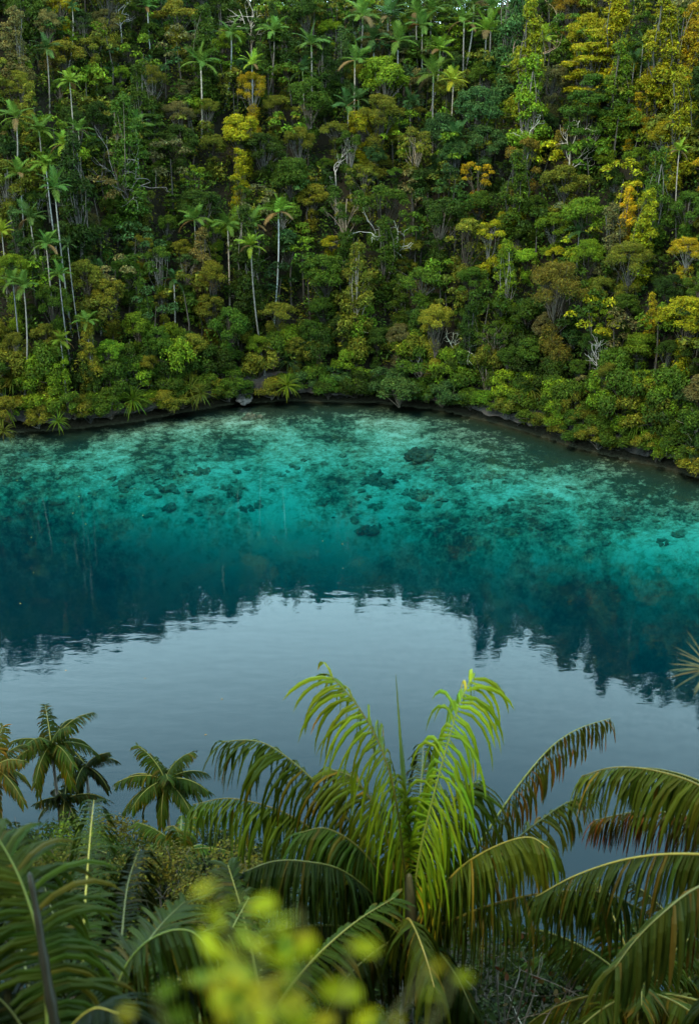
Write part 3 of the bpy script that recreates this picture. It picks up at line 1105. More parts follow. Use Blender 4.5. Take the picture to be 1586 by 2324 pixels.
PALMS = [
    (107, 117, 72, 'dim', 3), (159, 188, 62, 'bright', 8, 'slender high palm with a long pale trunk, clear of the canopy'), (37, 272, 80, 'mid', 7), (90, 302, 74, 'mid', 4),
    (179, 300, 62, 'mid', 3), (146, 332, 66, 'bright', 6), (105, 377, 74, 'bright', 5), (45, 398, 78, 'mid', 5),
    (125, 432, 84, 'mid', 14, 'tallest left-hand palm, its thin trunk bare far down the slope'), (309, 295, 82, 'mid', 5, 'solitary dark palm standing above the dark dead tree'),
    (456, 148, 88, 'mid', 6, 'long-trunked palm high on the slope above the feathery olive crown'), (467, 82, 80, 'dim', 4),
    (525, 80, 78, 'mid', 5), (572, 150, 58, 'yellow', 6), (622, 75, 76, 'mid', 4), (707, 105, 86, 'mid', 6), (687, 165, 70, 'dim', 2), (442, 505, 78, 'mid', 5),
    (517, 512, 74, 'mid', 5), (572, 512, 76, 'mid', 4), (632, 488, 82, 'bright', 9, 'palm with one red hanging leaf, in the mid-slope row'), (70, 500, 84, 'dim', 5), (186, 430, 60, 'dim', 3),
    (335, 20, 50, 'mid', 3), (790, 245, 80, 'dim', 2), (823, 40, 90, 'mid', 5), (848, 95, 84, 'dim', 4), (805, 140, 88, 'mid', 5), (903, 100, 90, 'mid', 5),
    (958, 65, 90, 'mid', 5), (978, 28, 92, 'mid', 5), (998, 118, 72, 'bright', 4), (983, 175, 92, 'mid', 6), (1028, 188, 66, 'yellow', 7, 'pale star-shaped palm on a thin white trunk below the ridge'),
    (1103, 75, 96, 'bright', 7), (1053, 50, 88, 'mid', 5), (1075, 12, 90, 'mid', 5), (1115, 20, 84, 'mid', 5), (1230, 98, 72, 'yellow', 8, 'bright ridge palm rising beside the pinkish dead tree'),
    (930, 235, 60, 'dim', 2), (1035, 320, 84, 'dim', 2, 'shaggy drooping dark palm in the shaded gully'), (813, 232, 70, 'dim', 3), (1540, 345, 54, 'yellow', 7, 'lone yellow palm on the right-hand slope'),
    (1438, 145, 66, 'dim', 2), (1458, 105, 56, 'dim', 3), (1313, 530, 62, 'dim', 1, 'shaded palm with few fronds deep among dark crowns'), (106, 560, 72, 'mid', 8), (135, 625, 56, 'mid', 7),
    (30, 640, 64, 'mid', 6), (55, 655, 72, 'mid', 9, 'palm on a tall leaning trunk near the left end of the shore'), (198, 735, 58, 'mid', 7, 'short shoreline palm with a small tufted crown'),
    (140, 785, 60, 'bright', 2), (570, 562, 72, 'bright', 11, 'tall waterside palm on a straight white trunk'), (235, 615, 50, 'dim', 1), (395, 640, 60, 'dim', 1),
    (165, 20, 46, 'dim', 2), (945, 30, 80, 'mid', 4), (155, 560, 40, 'dim', 9), (5, 530, 60, 'yellow', 3), (880, 40, 84, 'dim', 4)]
for t in PALMS:
    palm(*t[:5], label=t[5] if len(t) > 5 else None)


# ------------------------------------------------------------------ bare and dead trees
def bare_tree(px, py, height_px, color, label, seed, spread=0.6, forks=4, lift=None, base_py=None, thick=1.0, name='bare_tree'):
    """PX, PY is the foot of what shows; the tree stands as many pixels high as HEIGHT_PX."""
    r = np.random.default_rng(seed)
    p = site(px, py, 4.0 if lift is None else lift)
    depth = project(p)[2]
    lift = 4.0 if lift is None else lift
    H = height_px * depth / FPX
    o = thing(name, label, 'dead tree', p)
    g = Geo()
    tz = np.linspace(-1, lift + H * 0.45, 8)
    tp = np.stack([r.normal(0, 0.1, 8).cumsum() * 0.5, r.normal(0, 0.1, 8).cumsum() * 0.5, tz], 1)
    g.tube(tp, np.linspace(0.17, 0.08, 8) * thick, 6)
    link('trunk', g.mesh('trunk', M_BARK, True), o, color)

    def grow_branch(g, a, d, L, rad, depth_):
        n = 5
        pts = [np.array(a)]
        for _ in range(n):
            d = d + r.normal(0, 0.22, 3) + np.array([0, 0, 0.06])
            d /= np.linalg.norm(d)
            pts.append(pts[-1] + d * L / n)
        g.tube(pts, np.linspace(rad, rad * 0.45, n + 1), 4)
        if depth_ > 0:
            for _ in range(3):
                k = int(r.integers(2, n + 1))
                dd = d + r.normal(0, 0.65, 3)
                grow_branch(g, pts[k], dd / np.linalg.norm(dd), L * r.uniform(0.45, 0.7), rad * 0.5, depth_ - 1)

    for i in range(forks):
        g = Geo()
        a = r.uniform(0, 6.28) if i > 1 else (0.0 if i == 0 else math.pi)
        d = np.array([math.cos(a) * spread, math.sin(a) * spread * 0.8, 1.0])
        k = int(r.integers(5, 8))
        grow_branch(g, tp[k], d / np.linalg.norm(d), H * r.uniform(0.4, 0.6), 0.075 * thick, 2)
        link('limb', g.mesh('limb', M_BARK, True), o, color)
    return o


bare_tree(300, 545, 190, (0.17, 0.16, 0.16), 'dark grey dead tree with bare forking limbs among green crowns', 1, 0.6, 5, 2.0)
bare_tree(572, 120, 110, (0.42, 0.35, 0.28), 'thin pale bare tree between two palms near the top', 2, 0.25, 4, 4.0)
bare_tree(275, 60, 70, (0.38, 0.35, 0.33), 'grey twiggy leafless tree at the top of the slope', 3, 0.9, 5, 4.0)
bare_tree(1195, 205, 100, (0.42, 0.26, 0.19), 'pinkish dead tree with tangled branches beside the bright ridge palm', 4, 0.9, 6, 4.0)
bare_tree(1262, 60, 90, (0.42, 0.32, 0.17), 'tan bare tree on the ridge beside the orange crown', 5, 0.6, 5, 4.0)
bare_tree(883, 610, 110, (0.50, 0.50, 0.46), 'white forked bare tree above dark spiky leaves', 6, 0.9, 5, 3.0)
bare_tree(1038, 835, 95, (0.42, 0.44, 0.34), 'pale branching bare bush near the inner end of the cove', 7, 1.1, 6, 2.0)
bare_tree(1373, 880, 105, (0.34, 0.32, 0.29), 'twin bare white trunks rising from the right-hand shore shrubs', 8, 0.5, 5, 2.0)
bare_tree(1290, 400, 120, (0.40, 0.34, 0.26), 'pale thin-limbed tree with few orange leaves on the right-hand slope', 9, 0.6, 5, 5.0)
bare_tree(1200, 330, 60, (0.50, 0.46, 0.38), 'small white-limbed bare tree among yellow crowns', 10, 0.8, 4, 6.0)
bare_tree(760, 420, 60, (0.35, 0.31, 0.27), 'small grey bare tree under the broad olive crown', 12, 0.8, 4, 5.0)


def water_branch(px, py, tips, color, label, seed):
    q = on_water(px, py)
    r = np.random.default_rng(seed)
    b = np.array([q[0], q[1] + 1.8, 1.6])
    o = thing('fallen_branch', label, 'branch', b)
    for tx, ty, dd in tips:
        e = at(tx, ty, project(b)[2] + dd) - b
        g = Geo()
        t = np.linspace(0, 1, 8)[:, None]
        P = e[None] * t + np.array([0, 0, 0.35]) * np.sin(t * math.pi) + np.vstack([np.zeros((1, 3)), r.normal(0, 0.06, (7, 3)).cumsum(0) * 0.5])
        g.tube(P, np.linspace(0.07, 0.025, 8), 5)
        for k in (4, 5, 6):
            for _ in range(2):
                limb(g, P[k], P[k] + r.normal(0, 0.45, 3) + np.array([0, -0.1, 0.1]), 0.025, 0.008, r)
        link('limb', g.mesh('limb', M_BARK, True), o, color)


water_branch(1148, 942, [(1085, 905, -1.5), (1105, 895, -1.2), (1128, 955, -1.0), (1165, 940, -0.6)], (0.55, 0.53, 0.48), 'white crooked branch reaching over the water at the ledge', 3)
water_branch(1375, 1012, [(1332, 1020, -1.6), (1345, 985, -1.2), (1360, 1020, -0.8)], (0.5, 0.47, 0.42), 'pale bare branches dipping to the water below yellow-green leaves', 4)


# ------------------------------------------------------------------ screw pines: rosettes of strap leaves
def rosette(seed, n=46, L=1.25, w=0.075):
    r = np.random.default_rng(seed)
    g = Geo()
    for i in range(n):
        a = r.uniform(0, 6.28)
        el = R(85) * (1 - (i / n) ** 0.9) + R(-15) * (i / n)
        d = np.array([math.cos(a) * math.cos(el), math.sin(a) * math.cos(el), math.sin(el)])
        s = np.array([-math.sin(a), math.cos(a), 0])
        v, f = leaflet_strip((0, 0, 0), d, L * r.uniform(0.75, 1.15), w, r.uniform(0.7, 1.6), s, np.cross(d, s), 5, 0.35)
        g.add(v, f, tint(1, r, 0.2, 0.12)[0])
    return g.mesh('leaf_rosette', M_PALM)


ROS = [rosette(800 + i) for i in range(3)]
STEM = Geo().tube([(0, 0.7, -0.7), (0.06, 0.3, -0.35), (0, 0, 0)], [0.09, 0.075, 0.06], 6).mesh('stem', M_BARK, True)
PAND = [(30, 862, 38, 'olive'), (12, 925, 44, 'fresh'), (132, 958, 26, 'fresh'), (302, 908, 40, 'fresh'), (385, 884, 36, 'fresh'), (432, 886, 38, 'olive'),
        (457, 894, 32, 'olive'), (652, 876, 34, 'fresh'), (655, 832, 34, 'bluish'), (272, 833, 34, 'bluish'), (5, 788, 34, 'fresh'), (888, 598, 46, 'bluish'),
        (1448, 955, 46, 'fresh'), (1568, 1020, 36, 'bluish'), (1203, 885, 44, 'olive'), (160, 205, 1, 'x'), (642, 575, 32, 'bluish'), (8, 980, 30, 'olive'),]
for i, (px, py, rp, pal) in enumerate(PAND):
    if pal == 'x':
        continue
    p = hit_ground(px, py, 3.2, 60, 260)
    depth = project(p)[2]
    p = p + np.array([0, 0, 3.2])
    if py > 860:                                             # these lean out from the ledge
        p = at(px, py, depth - 1.5)
    depth = project(p)[2]
    o = thing('screw_pine', None, 'screw pine', p, pr.uniform(-0.5, 0.5), rp * depth / FPX / 1.0, 'screw pines of the far shore')
    link('stem', STEM, o, (0.07, 0.06, 0.05))
    link('leaf_rosette', ROS[i % 3], o, jitter(tuple(c * 0.65 for c in PAL[pal]), pr, 0.12))
    ask_label(o, f'{CWORD[pal]} spiky screw pine', px, py, None, 'the spiky shoreline screw pine' if px == 1448 else ('the shaggy screw pine' if px == 302 else None))


# ------------------------------------------------------------------ red leaves, rock face
def lumpy(seed, rx, ry, rz, n=20, m=12, rough=0.25, dome=False):
    r = np.random.default_rng(seed)
    ph = r.uniform(0, 6.28, 12)
    u = np.linspace(0, 2 * math.pi, n, endpoint=False)
    v = np.linspace(-math.pi / 2 if not dome else -0.5, math.pi / 2, m)
    U, Vv = np.meshgrid(u, v)
    d = np.stack([np.cos(Vv) * np.cos(U), np.cos(Vv) * np.sin(U), np.sin(Vv)], -1).reshape(-1, 3)
    k = np.ones(len(d))
    for i, fq in enumerate((2.0, 3.3, 5.1, 8.3)):
        k += rough / (i + 1) * np.sin(d[:, 0] * fq + ph[i]) * np.sin(d[:, 1] * fq + ph[i + 4]) * np.cos(d[:, 2] * fq + ph[i + 8]) * 1.6
    k += r.normal(0, rough * 0.12, len(d))
    V = d * k[:, None] * np.array([rx, ry, rz])
    i, j = np.meshgrid(np.arange(m - 1), np.arange(n), indexing='ij')
    p, q = (i * n + j).ravel(), (i * n + (j + 1) % n).ravel()
    F = np.concatenate([np.stack([p, q, q + n], 1), np.stack([p, q + n, p + n], 1)])
    return V, F


for px, py, rx, rz, sd, lab in ((583, 893, 1.5, 1.2, 1, 'grey weathered rock face above the dark waterline'), (553, 905, 1.0, 0.6, 2, 'low dark boulder at the water beside the grey rock face')):
    q = on_water(px, py + 20)
    V, F = lumpy(sd, rx, 0.9, rz, 26, 16, 0.3)
    o = link('boulder', Geo().add(V, F).mesh('boulder', M_PALEROCK))
    o.location = (q[0], q[1] + 1.2, rz * 0.75 + 0.3)
    tag(o, lab, 'rock', 'rocks at the far waterline')

# ------------------------------------------------------------------ coral heads on the sandy shelf
HEADS = [(532, 1112, 35, 'large dark coral patch on pale sand below the rock face'), (370, 1102, 30, ''), (280, 1095, 27, ''), (385, 1150, 20, ''), (562, 1150, 20, ''), (127, 1135, 16, ''),
         (117, 1086, 14, ''), (447, 1067, 33, ''), (510, 1037, 24, ''), (470, 1026, 13, ''), (735, 1135, 25, ''), (750, 1097, 20, ''), (225, 1060, 13, ''), (320, 1065, 18, ''), (570, 946, 26, ''),
         (165, 1057, 9, ''), (380, 1075, 16, ''), (280, 1132, 12, ''), (955, 1028, 52, 'biggest dark coral mound, rounded, in the bright shallows'), (858, 1085, 44, ''), (918, 1081, 13, ''),
         (1033, 1090, 28, ''), (950, 1120, 36, ''), (853, 1145, 21, ''), (1048, 1136, 17, ''), (938, 1147, 22, ''), (1113, 1177, 16, ''), (1233, 1188, 22, ''), (1173, 1201, 18, ''), (1410, 1170, 29, ''),
         (1495, 1157, 24, ''), (1175, 1091, 15, ''), (1153, 1152, 25, ''), (838, 1197, 30, ''), (1538, 1207, 22, ''), (1503, 1226, 20, ''), (1375, 1226, 16, ''), (1198, 1170, 9, ''), (1073, 1105, 9, ''),
         (1340, 1077, 14, ''), (993, 1076, 10, ''), (1570, 1157, 18, ''), (1113, 1077, 24, ''), (40, 1110, 12, ''), (60, 1040, 14, ''), (640, 1075, 12, ''), (690, 1040, 11, '')]
CORAL_LM = [(532, 1112, 'the large patch below the rock face'), (955, 1028, 'the biggest coral mound')]
coral_lab = {}
for i, (px, py, rp, lab) in enumerate(HEADS):
    p = hit_ground(px, py, 0.25, 60, 200, below=True)
    depth = project(p)[2]
    rx = rp * depth / FPX
    r = np.random.default_rng(900 + i)
    g = Geo()
    for k in range(16):
        q, a = math.sqrt(r.random()) * 0.85, r.uniform(0, 6.28)
        e = r.uniform(0.16, 0.42) * (1.15 - q * 0.6)
        V, F = lumpy(9000 + 20 * i + k, rx * e, rx * e * r.uniform(0.7, 1.0), min(0.4, rx * 0.3) * r.uniform(0.5, 1.1), 10, 6, 0.5, True)
        g.add(V + np.array([q * rx * math.cos(a), q * rx * math.sin(a) * 0.85, r.uniform(-0.12, 0.0)]), F)
    o = link('coral_head', g.mesh('coral_head', M_CORAL))
    o.location = p
    k_ = (0.36 if rp > 40 else 0.8) * r.uniform(0.8, 1.3)
    o.color = (k_, k_, k_, 1)
    if lab:
        tag(o, lab, 'coral', 'coral heads on the sandy shelf')
    else:
        b = min(CORAL_LM, key=lambda l: math.hypot(l[0] - px, l[1] - py))
        dx, dy = px - b[0], (py - b[1]) * 2.5
        rel = ('left of' if dx < 0 else 'right of') if abs(dx) > abs(dy) else ('shoreward of' if dy < 0 else 'on the deep side of')
        size = 'small' if rp < 14 else ('mid-sized' if rp < 24 else 'broad')
        coral_lab.setdefault(f'{size} dark coral patch {rel} {b[2]}', []).append((math.hypot(dx, dy), o))
_ord = ['closest', 'second closest', 'third closest', 'fourth closest', 'fifth closest', 'sixth closest', 'seventh closest', 'eighth closest', 'ninth closest']
for lab, lst in coral_lab.items():
    lst.sort(key=lambda a: a[0])
    for i, (_, o) in enumerate(lst):
        tag(o, lab + ((', ' + _ord[min(i, 8)]) if len(lst) > 1 else ''), 'coral', 'coral heads on the sandy shelf')
r_ = np.random.default_rng(55)
g = Geo()
for i in range(240):
    px, py = r_.uniform(-20, 1610), r_.uniform(985, 1190)
    if py < np.interp(px, [p[0] for p in SHORE_PX], [p[1] for p in SHORE_PX]) + 18:
        continue
    p = hit_ground(px, py, 0.1, 60, 200, below=True)
    if p is None or p[2] > -1.3:
        continue
    rx = r_.uniform(0.12, 0.5)
    V, F = lumpy(20000 + i, rx, rx * 0.9, min(0.3, rx * 0.6), 9, 5, 0.45, True)
    g.add(V + p, F)
tag(link('coral_rubble', g.mesh('coral_rubble', M_CORAL), color=(0.9, 0.9, 0.9)), 'small dark coral lumps strewn over the sandy shelf', None, kind='stuff')

# ------------------------------------------------------------------ leaves adrift on the lagoon
FLOAT = [(180, 1127), (306, 1109), (166, 1165), (195, 1190), (72, 1220), (47, 1370), (77, 1300), (732, 1228), (777, 1235), (778, 1290), (150, 1522), (504, 1587), (467, 1668), (330, 1540), (40, 1091), (325, 1170)]
for i, (px, py) in enumerate(FLOAT):
    q = on_water(px, py)
    r = np.random.default_rng(70 + i)
    g = Geo().leaves(np.zeros((1, 3)), np.array([[0, 0, 1.0]]), 0.14, 0.09, np.ones((1, 3)), r, 0.0)
    o = link('floating_leaf', g.mesh('floating_leaf', M_LEAF), color=(0.5, 0.36, 0.08))
    o.location = (q[0], q[1], 0.012)
    zone = 'turquoise shallows' if py < 1180 else ('dark reflection of the trees' if py < 1400 else 'pale reflection of the sky')
    mates = sorted(p[0] for p in FLOAT if (p[1] < 1180, p[1] < 1400) == (py < 1180, py < 1400))
    place = ['leftmost', 'second from left', 'third from left', 'fourth from left', 'fifth from left', 'sixth from left', 'seventh from left', 'eighth from left', 'ninth from left'][mates.index(px)]
    tag(o, f'tiny yellow leaf adrift in the {zone}, {place}', 'leaf', 'leaves adrift on the lagoon')


# ------------------------------------------------------------------ the near bank: coconut palms, shrubs, undergrowth
def smooth_path(ctrl, n=48):
    c = np.asarray(ctrl, float)
    c = np.vstack([2 * c[0] - c[1], c, 2 * c[-1] - c[-2]])
    k = len(c) - 3
    out = []
    for i in range(n):
        u = i / (n - 1) * k
        j = min(int(u), k - 1)
        t = u - j
        p0, p1, p2, p3 = c[j:j + 4]
        out.append(0.5 * (2 * p1 + (p2 - p0) * t + (2 * p0 - 5 * p1 + 4 * p2 - p3) * t * t + (3 * p1 - p0 - 3 * p2 + p3) * t ** 3))
    out = np.array(out)
    d = np.concatenate([[0], np.cumsum(np.linalg.norm(np.diff(out, axis=0), axis=1))])
    q = np.linspace(0, d[-1], n)
    return np.stack([np.interp(q, d, out[:, i]) for i in range(3)], 1)


def big_frond(root, ctrl, leaf=1.0, n=38, droop=1.1, width=0.05, col=(0.05, 0.105, 0.014), single=False, fwd=0.55, lift=0.35, t0=0.1, seed=0,
              r0=0.024, stalk=(0.09, 0.09, 0.018), label=None, brown=0.05, roll=0.0, segs=5):
    """A frond along CTRL (points relative to ROOT): stalk, and leaflets that leave both its sides and hang by their own weight."""
    r = np.random.default_rng(seed)
    P = smooth_path(ctrl)
    m = len(P)
    g = Geo()
    g.tube(P, r0 * (1 - 0.8 * np.linspace(0, 1, m)), 6)
    f = link('frond', g.mesh('frond', M_RACHIS, True), root, jitter(stalk, r, 0.1))
    if label:
        f['label'] = label
    if col is not LIME:
        col = (col[0] * 0.84, col[1] * 0.64, col[2] * 0.35)
    T = np.gradient(P, axis=0)
    T /= np.linalg.norm(T, axis=1)[:, None]
    H = P[-1] - P[0]
    H[2] = 0
    H /= np.linalg.norm(H) + 1e-6
    S0 = np.cross(H, [0, 0, 1.0])
    t = np.linspace(0, 1, m)
    G = Geo()
    for i in range(n):
        u = t0 + (1 - t0) * (i + 0.5) / n
        b = np.array([np.interp(u, t, P[:, k]) for k in range(3)])
        tv = np.array([np.interp(u, t, T[:, k]) for k in range(3)])
        nrm = np.cross(S0, tv)
        nrm /= np.linalg.norm(nrm) + 1e-6
        if roll:
            Sx = S0 * math.cos(roll) + nrm * math.sin(roll)
            nrm = np.cross(Sx, tv)
        else:
            Sx = S0
        prof = 0.5 + 0.62 * math.sin(math.pi * min(1, 0.12 + 0.78 * u))
        for sgn in (-1, 1):
            d = Sx * sgn + tv * (fwd + 1.1 * u * u) * r.uniform(0.85, 1.2) + nrm * lift * 0.7 * r.uniform(0.4, 1.4) + r.normal(0, 0.07, 3)
            ll = leaf * prof * r.uniform(0.82, 1.08)
            v, fc = leaflet_strip(b + Sx * sgn * r0 * 0.4, d, ll, width * 1.35 * r.uniform(0.75, 1.15), 2.7 * droop / leaf * r.uniform(0.6, 1.45), Sx * sgn, nrm, segs)
            cc = tint(1, r, 0.17, 0.09)[0]
            k = np.tile(cc[None], (len(v), 1))
            if r.random() < brown * 4:                       # dry tip
                tip = np.arange(len(v)) >= len(v) - 3 * (1 + int(r.integers(2)))
                k[tip] = np.array([3.0, 1.3, 1.5]) * cc.mean() * 0.9
            if r.random() < brown:
                k[:] = np.array([2.6, 1.25, 1.5]) * cc.mean()
            if single:
                link('leaflet', Geo().add(v, fc, k).mesh('leaflet', M_PALM), f, jitter(col, r, 0.05))
            else:
                G.add(v, fc, k)
    if not single:
        l = link('leaflets', G.mesh('leaflets', M_PALM), f, jitter(col, r, 0.06))
        l['kind'] = 'stuff'
    return f


def near_root(name, px, py, depth, label, group, r_trunk=0.11, cat='palm'):
    c = at(px, py, depth)
    gz = g1(c[0], c[1])
    o = thing(name, label, cat, (c[0], c[1], gz), group=group)
    h = c[2] - gz
    g = Geo()
    nz = max(10, int(h * 8))
    zz = np.linspace(-0.6, h, nz)
    rr = np.interp(zz, [-0.6, 0.4, h], [r_trunk * 1.6, r_trunk * 1.1, r_trunk * 0.85]) * (1 + 0.07 * (np.arange(nz) % 2))
    P = np.stack([0.25 * (1 - np.clip(zz / h, 0, 1)) ** 2, np.zeros(nz), zz], 1)
    g.tube(P, rr, 9)
    link('trunk', g.mesh('trunk', M_BARK, True), o, (0.20, 0.18, 0.15))
    return o, np.array([c[0], c[1], gz])


def px_ctrl(loc, pts):
    return [at(*p) - loc for p in pts]


GROUPN = 'palms of the near bank'
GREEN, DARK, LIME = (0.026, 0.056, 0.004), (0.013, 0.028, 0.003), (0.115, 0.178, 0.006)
YSTALK = (0.11, 0.10, 0.016)
# the big palm in the middle
rA, lA = near_root('coconut_palm', 925, 2105, 16.0, 'big coconut palm with upright arching fronds and a spear leaf, in front of the water', GROUPN)
sh = Geo().tube([(0, 0, -0.5), (0, 0, 0), (0, 0, 0.5), (0, 0, 0.9)], [0.12, 0.15, 0.10, 0.04], 8)
o = link('leaf_sheath', sh.mesh('leaf_sheath', M_RACHIS, True), rA, (0.14, 0.12, 0.05))
o.location = tuple(at(925, 2105, 16.0) - lA)
F = [
    (dict(leaf=1.2, n=64, single=True, col=(0.105, 0.180, 0.010), droop=1.5, seed=1, stalk=YSTALK, lift=0.3), [(925, 2095, 16), (915, 1950, 15.7), (895, 1800, 15.3), (862, 1692, 15.1), (810, 1600, 15.0), (752, 1535, 15.0)]),
    (dict(leaf=1.2, n=58, single=True, col=LIME, droop=1.7, seed=2, stalk=(0.2, 0.24, 0.03), width=0.055, label='bright lime-yellow young frond', brown=0.02), [(935, 2095, 16), (950, 1950, 15.7), (985, 1800, 15.3), (1018, 1680, 15.1), (1045, 1590, 15.0), (1075, 1535, 15.0)]),
    (dict(leaf=1.15, n=66, single=False, col=GREEN, droop=1.9, seed=3, stalk=YSTALK, lift=0.25), [(910, 2090, 16), (850, 1950, 15.9), (790, 1860, 15.9), (705, 1765, 15.9), (625, 1700, 15.9), (570, 1680, 16.0), (505, 1683, 16.1)]),
    (dict(leaf=1.1, n=66, single=False, col=(0.040, 0.086, 0.009), droop=2.2, seed=4, stalk=YSTALK, lift=0.2), [(905, 2095, 16), (830, 1985, 15.9), (740, 1905, 15.9), (640, 1842, 16.0), (525, 1812, 16.2), (438, 1826, 16.5)]),
    (dict(leaf=1.1, n=62, single=False, col=DARK, droop=2.2, seed=5, stalk=YSTALK, lift=0.15), [(905, 2105, 16), (850, 2035, 15.4), (775, 1975, 14.7), (690, 1955, 14.2), (620, 1955, 13.9), (555, 1978, 13.6)]),
    (dict(leaf=1.15, n=64, single=False, col=(0.060, 0.104, 0.012), droop=2.0, seed=6, stalk=(0.2, 0.18, 0.03), lift=0.2, brown=0.10), [(940, 2100, 16), (985, 2035, 15.6), (1050, 1965, 15.3), (1130, 1918, 15.0), (1200, 1900, 14.8), (1245, 1925, 14.6)]),
    (dict(leaf=1.1, n=66, single=False, col=(0.036, 0.066, 0.010), droop=2.4, seed=7, stalk=YSTALK, lift=0.1, brown=0.08), [(940, 2115, 16), (1010, 2095, 15.6), (1110, 2055, 15.2), (1240, 2026, 14.8), (1370, 2026, 14.6), (1455, 2065, 14.5)]),
    (dict(leaf=0.75, n=44, single=False, col=(0.030, 0.060, 0.012), droop=1.2, seed=8, stalk=YSTALK), [(940, 2000, 16.3), (950, 1850, 17.3), (958, 1740, 18.2), (960, 1690, 18.8)]),
    (dict(leaf=0.8, n=44, single=False, col=(0.044, 0.082, 0.012), droop=1.9, seed=9, stalk=(0.3, 0.22, 0.04)), [(915, 2110, 15.9), (925, 2085, 15.0), (942, 2110, 14.2), (965, 2170, 13.6), (985, 2240, 13.1)]),
    (dict(leaf=0.9, n=50, single=False, col=DARK, droop=2.2, seed=10), [(900, 2115, 16), (830, 2110, 15.5), (740, 2100, 15.0), (640, 2110, 14.6), (560, 2150, 14.4)]),
    (dict(leaf=0.8, n=54, single=False, col=(0.046, 0.066, 0.012), droop=2.6, seed=11, fwd=1.1, lift=0.05, brown=0.15, stalk=(0.13, 0.15, 0.03)), [(945, 2095, 16.2), (1010, 2010, 16.8), (1085, 1915, 17.4), (1170, 1790, 18.0), (1245, 1700, 18.4), (1310, 1655, 18.7), (1385, 1630, 19.0)]),
    (dict(leaf=0.85, n=46, single=False, col=DARK, droop=2.0, seed=12, brown=0.1), [(910, 2125, 15.9), (880, 2140, 15.1), (820, 2185, 14.4), (770, 2240, 14.0), (740, 2300, 13.7)]),
    (dict(leaf=0.9, n=50, single=False, col=(0.03, 0.062, 0.01), droop=1.6, seed=13), [(930, 2100, 16.1), (985, 2020, 17.0), (1040, 1960, 17.8), (1085, 1935, 18.5)]),
    (dict(leaf=0.9, n=50, single=False, col=(0.03, 0.062, 0.01), droop=1.6, seed=14), [(920, 2100, 16.1), (860, 2010, 17.0), (800, 1950, 17.8), (750, 1935, 18.4)]),
    (dict(leaf=1.1, n=60, single=False, col=(0.050, 0.098, 0.010), droop=1.6, seed=16, stalk=YSTALK), [(918, 2095, 16.1), (885, 1930, 15.9), (850, 1830, 15.8), (800, 1765, 15.8), (745, 1745, 15.9)]),
    (dict(leaf=1.1, n=60, single=False, col=(0.044, 0.090, 0.009), droop=1.6, seed=17, stalk=YSTALK), [(938, 2095, 16.1), (975, 1960, 15.9), (1015, 1850, 15.8), (1050, 1790, 15.8), (1085, 1775, 15.9)]),
    (dict(leaf=1.0, n=54, single=False, col=(0.030, 0.066, 0.008), droop=1.7, seed=18, stalk=YSTALK), [(912, 2095, 16.0), (865, 1990, 15.6), (810, 1920, 15.3), (740, 1880, 15.2), (680, 1890, 15.2)]),
    (dict(leaf=0.9, n=46, single=False, col=DARK, droop=2.0, seed=15, brown=0.12), [(935, 2125, 15.9), (985, 2150, 15.1), (1035, 2215, 14.4), (1075, 2300, 14.0)]),
]
for kw, pts in F:
    big_frond(rA, px_ctrl(lA, pts), **kw)
for tip, rr_, lab in (((898, 1530, 16.6), 0.032, 'unopened spear leaf standing straight up'), ((915, 1690, 16.4), 0.022, None)):
    P = smooth_path([at(930, 2060, 16.0) - lA, at((930 + tip[0]) / 2 + 2, (2060 + tip[1]) / 2, 16.2) - lA, at(*tip) - lA], 16)
    o = link('spear_leaf', Geo().tube(P, rr_ * np.interp(np.linspace(0, 1, 16), [0, 0.6, 1], [1, 0.9, 0.1]), 6).mesh('spear_leaf', M_PALM, True), rA, (0.075, 0.11, 0.02))
    if lab:
        o['label'] = lab

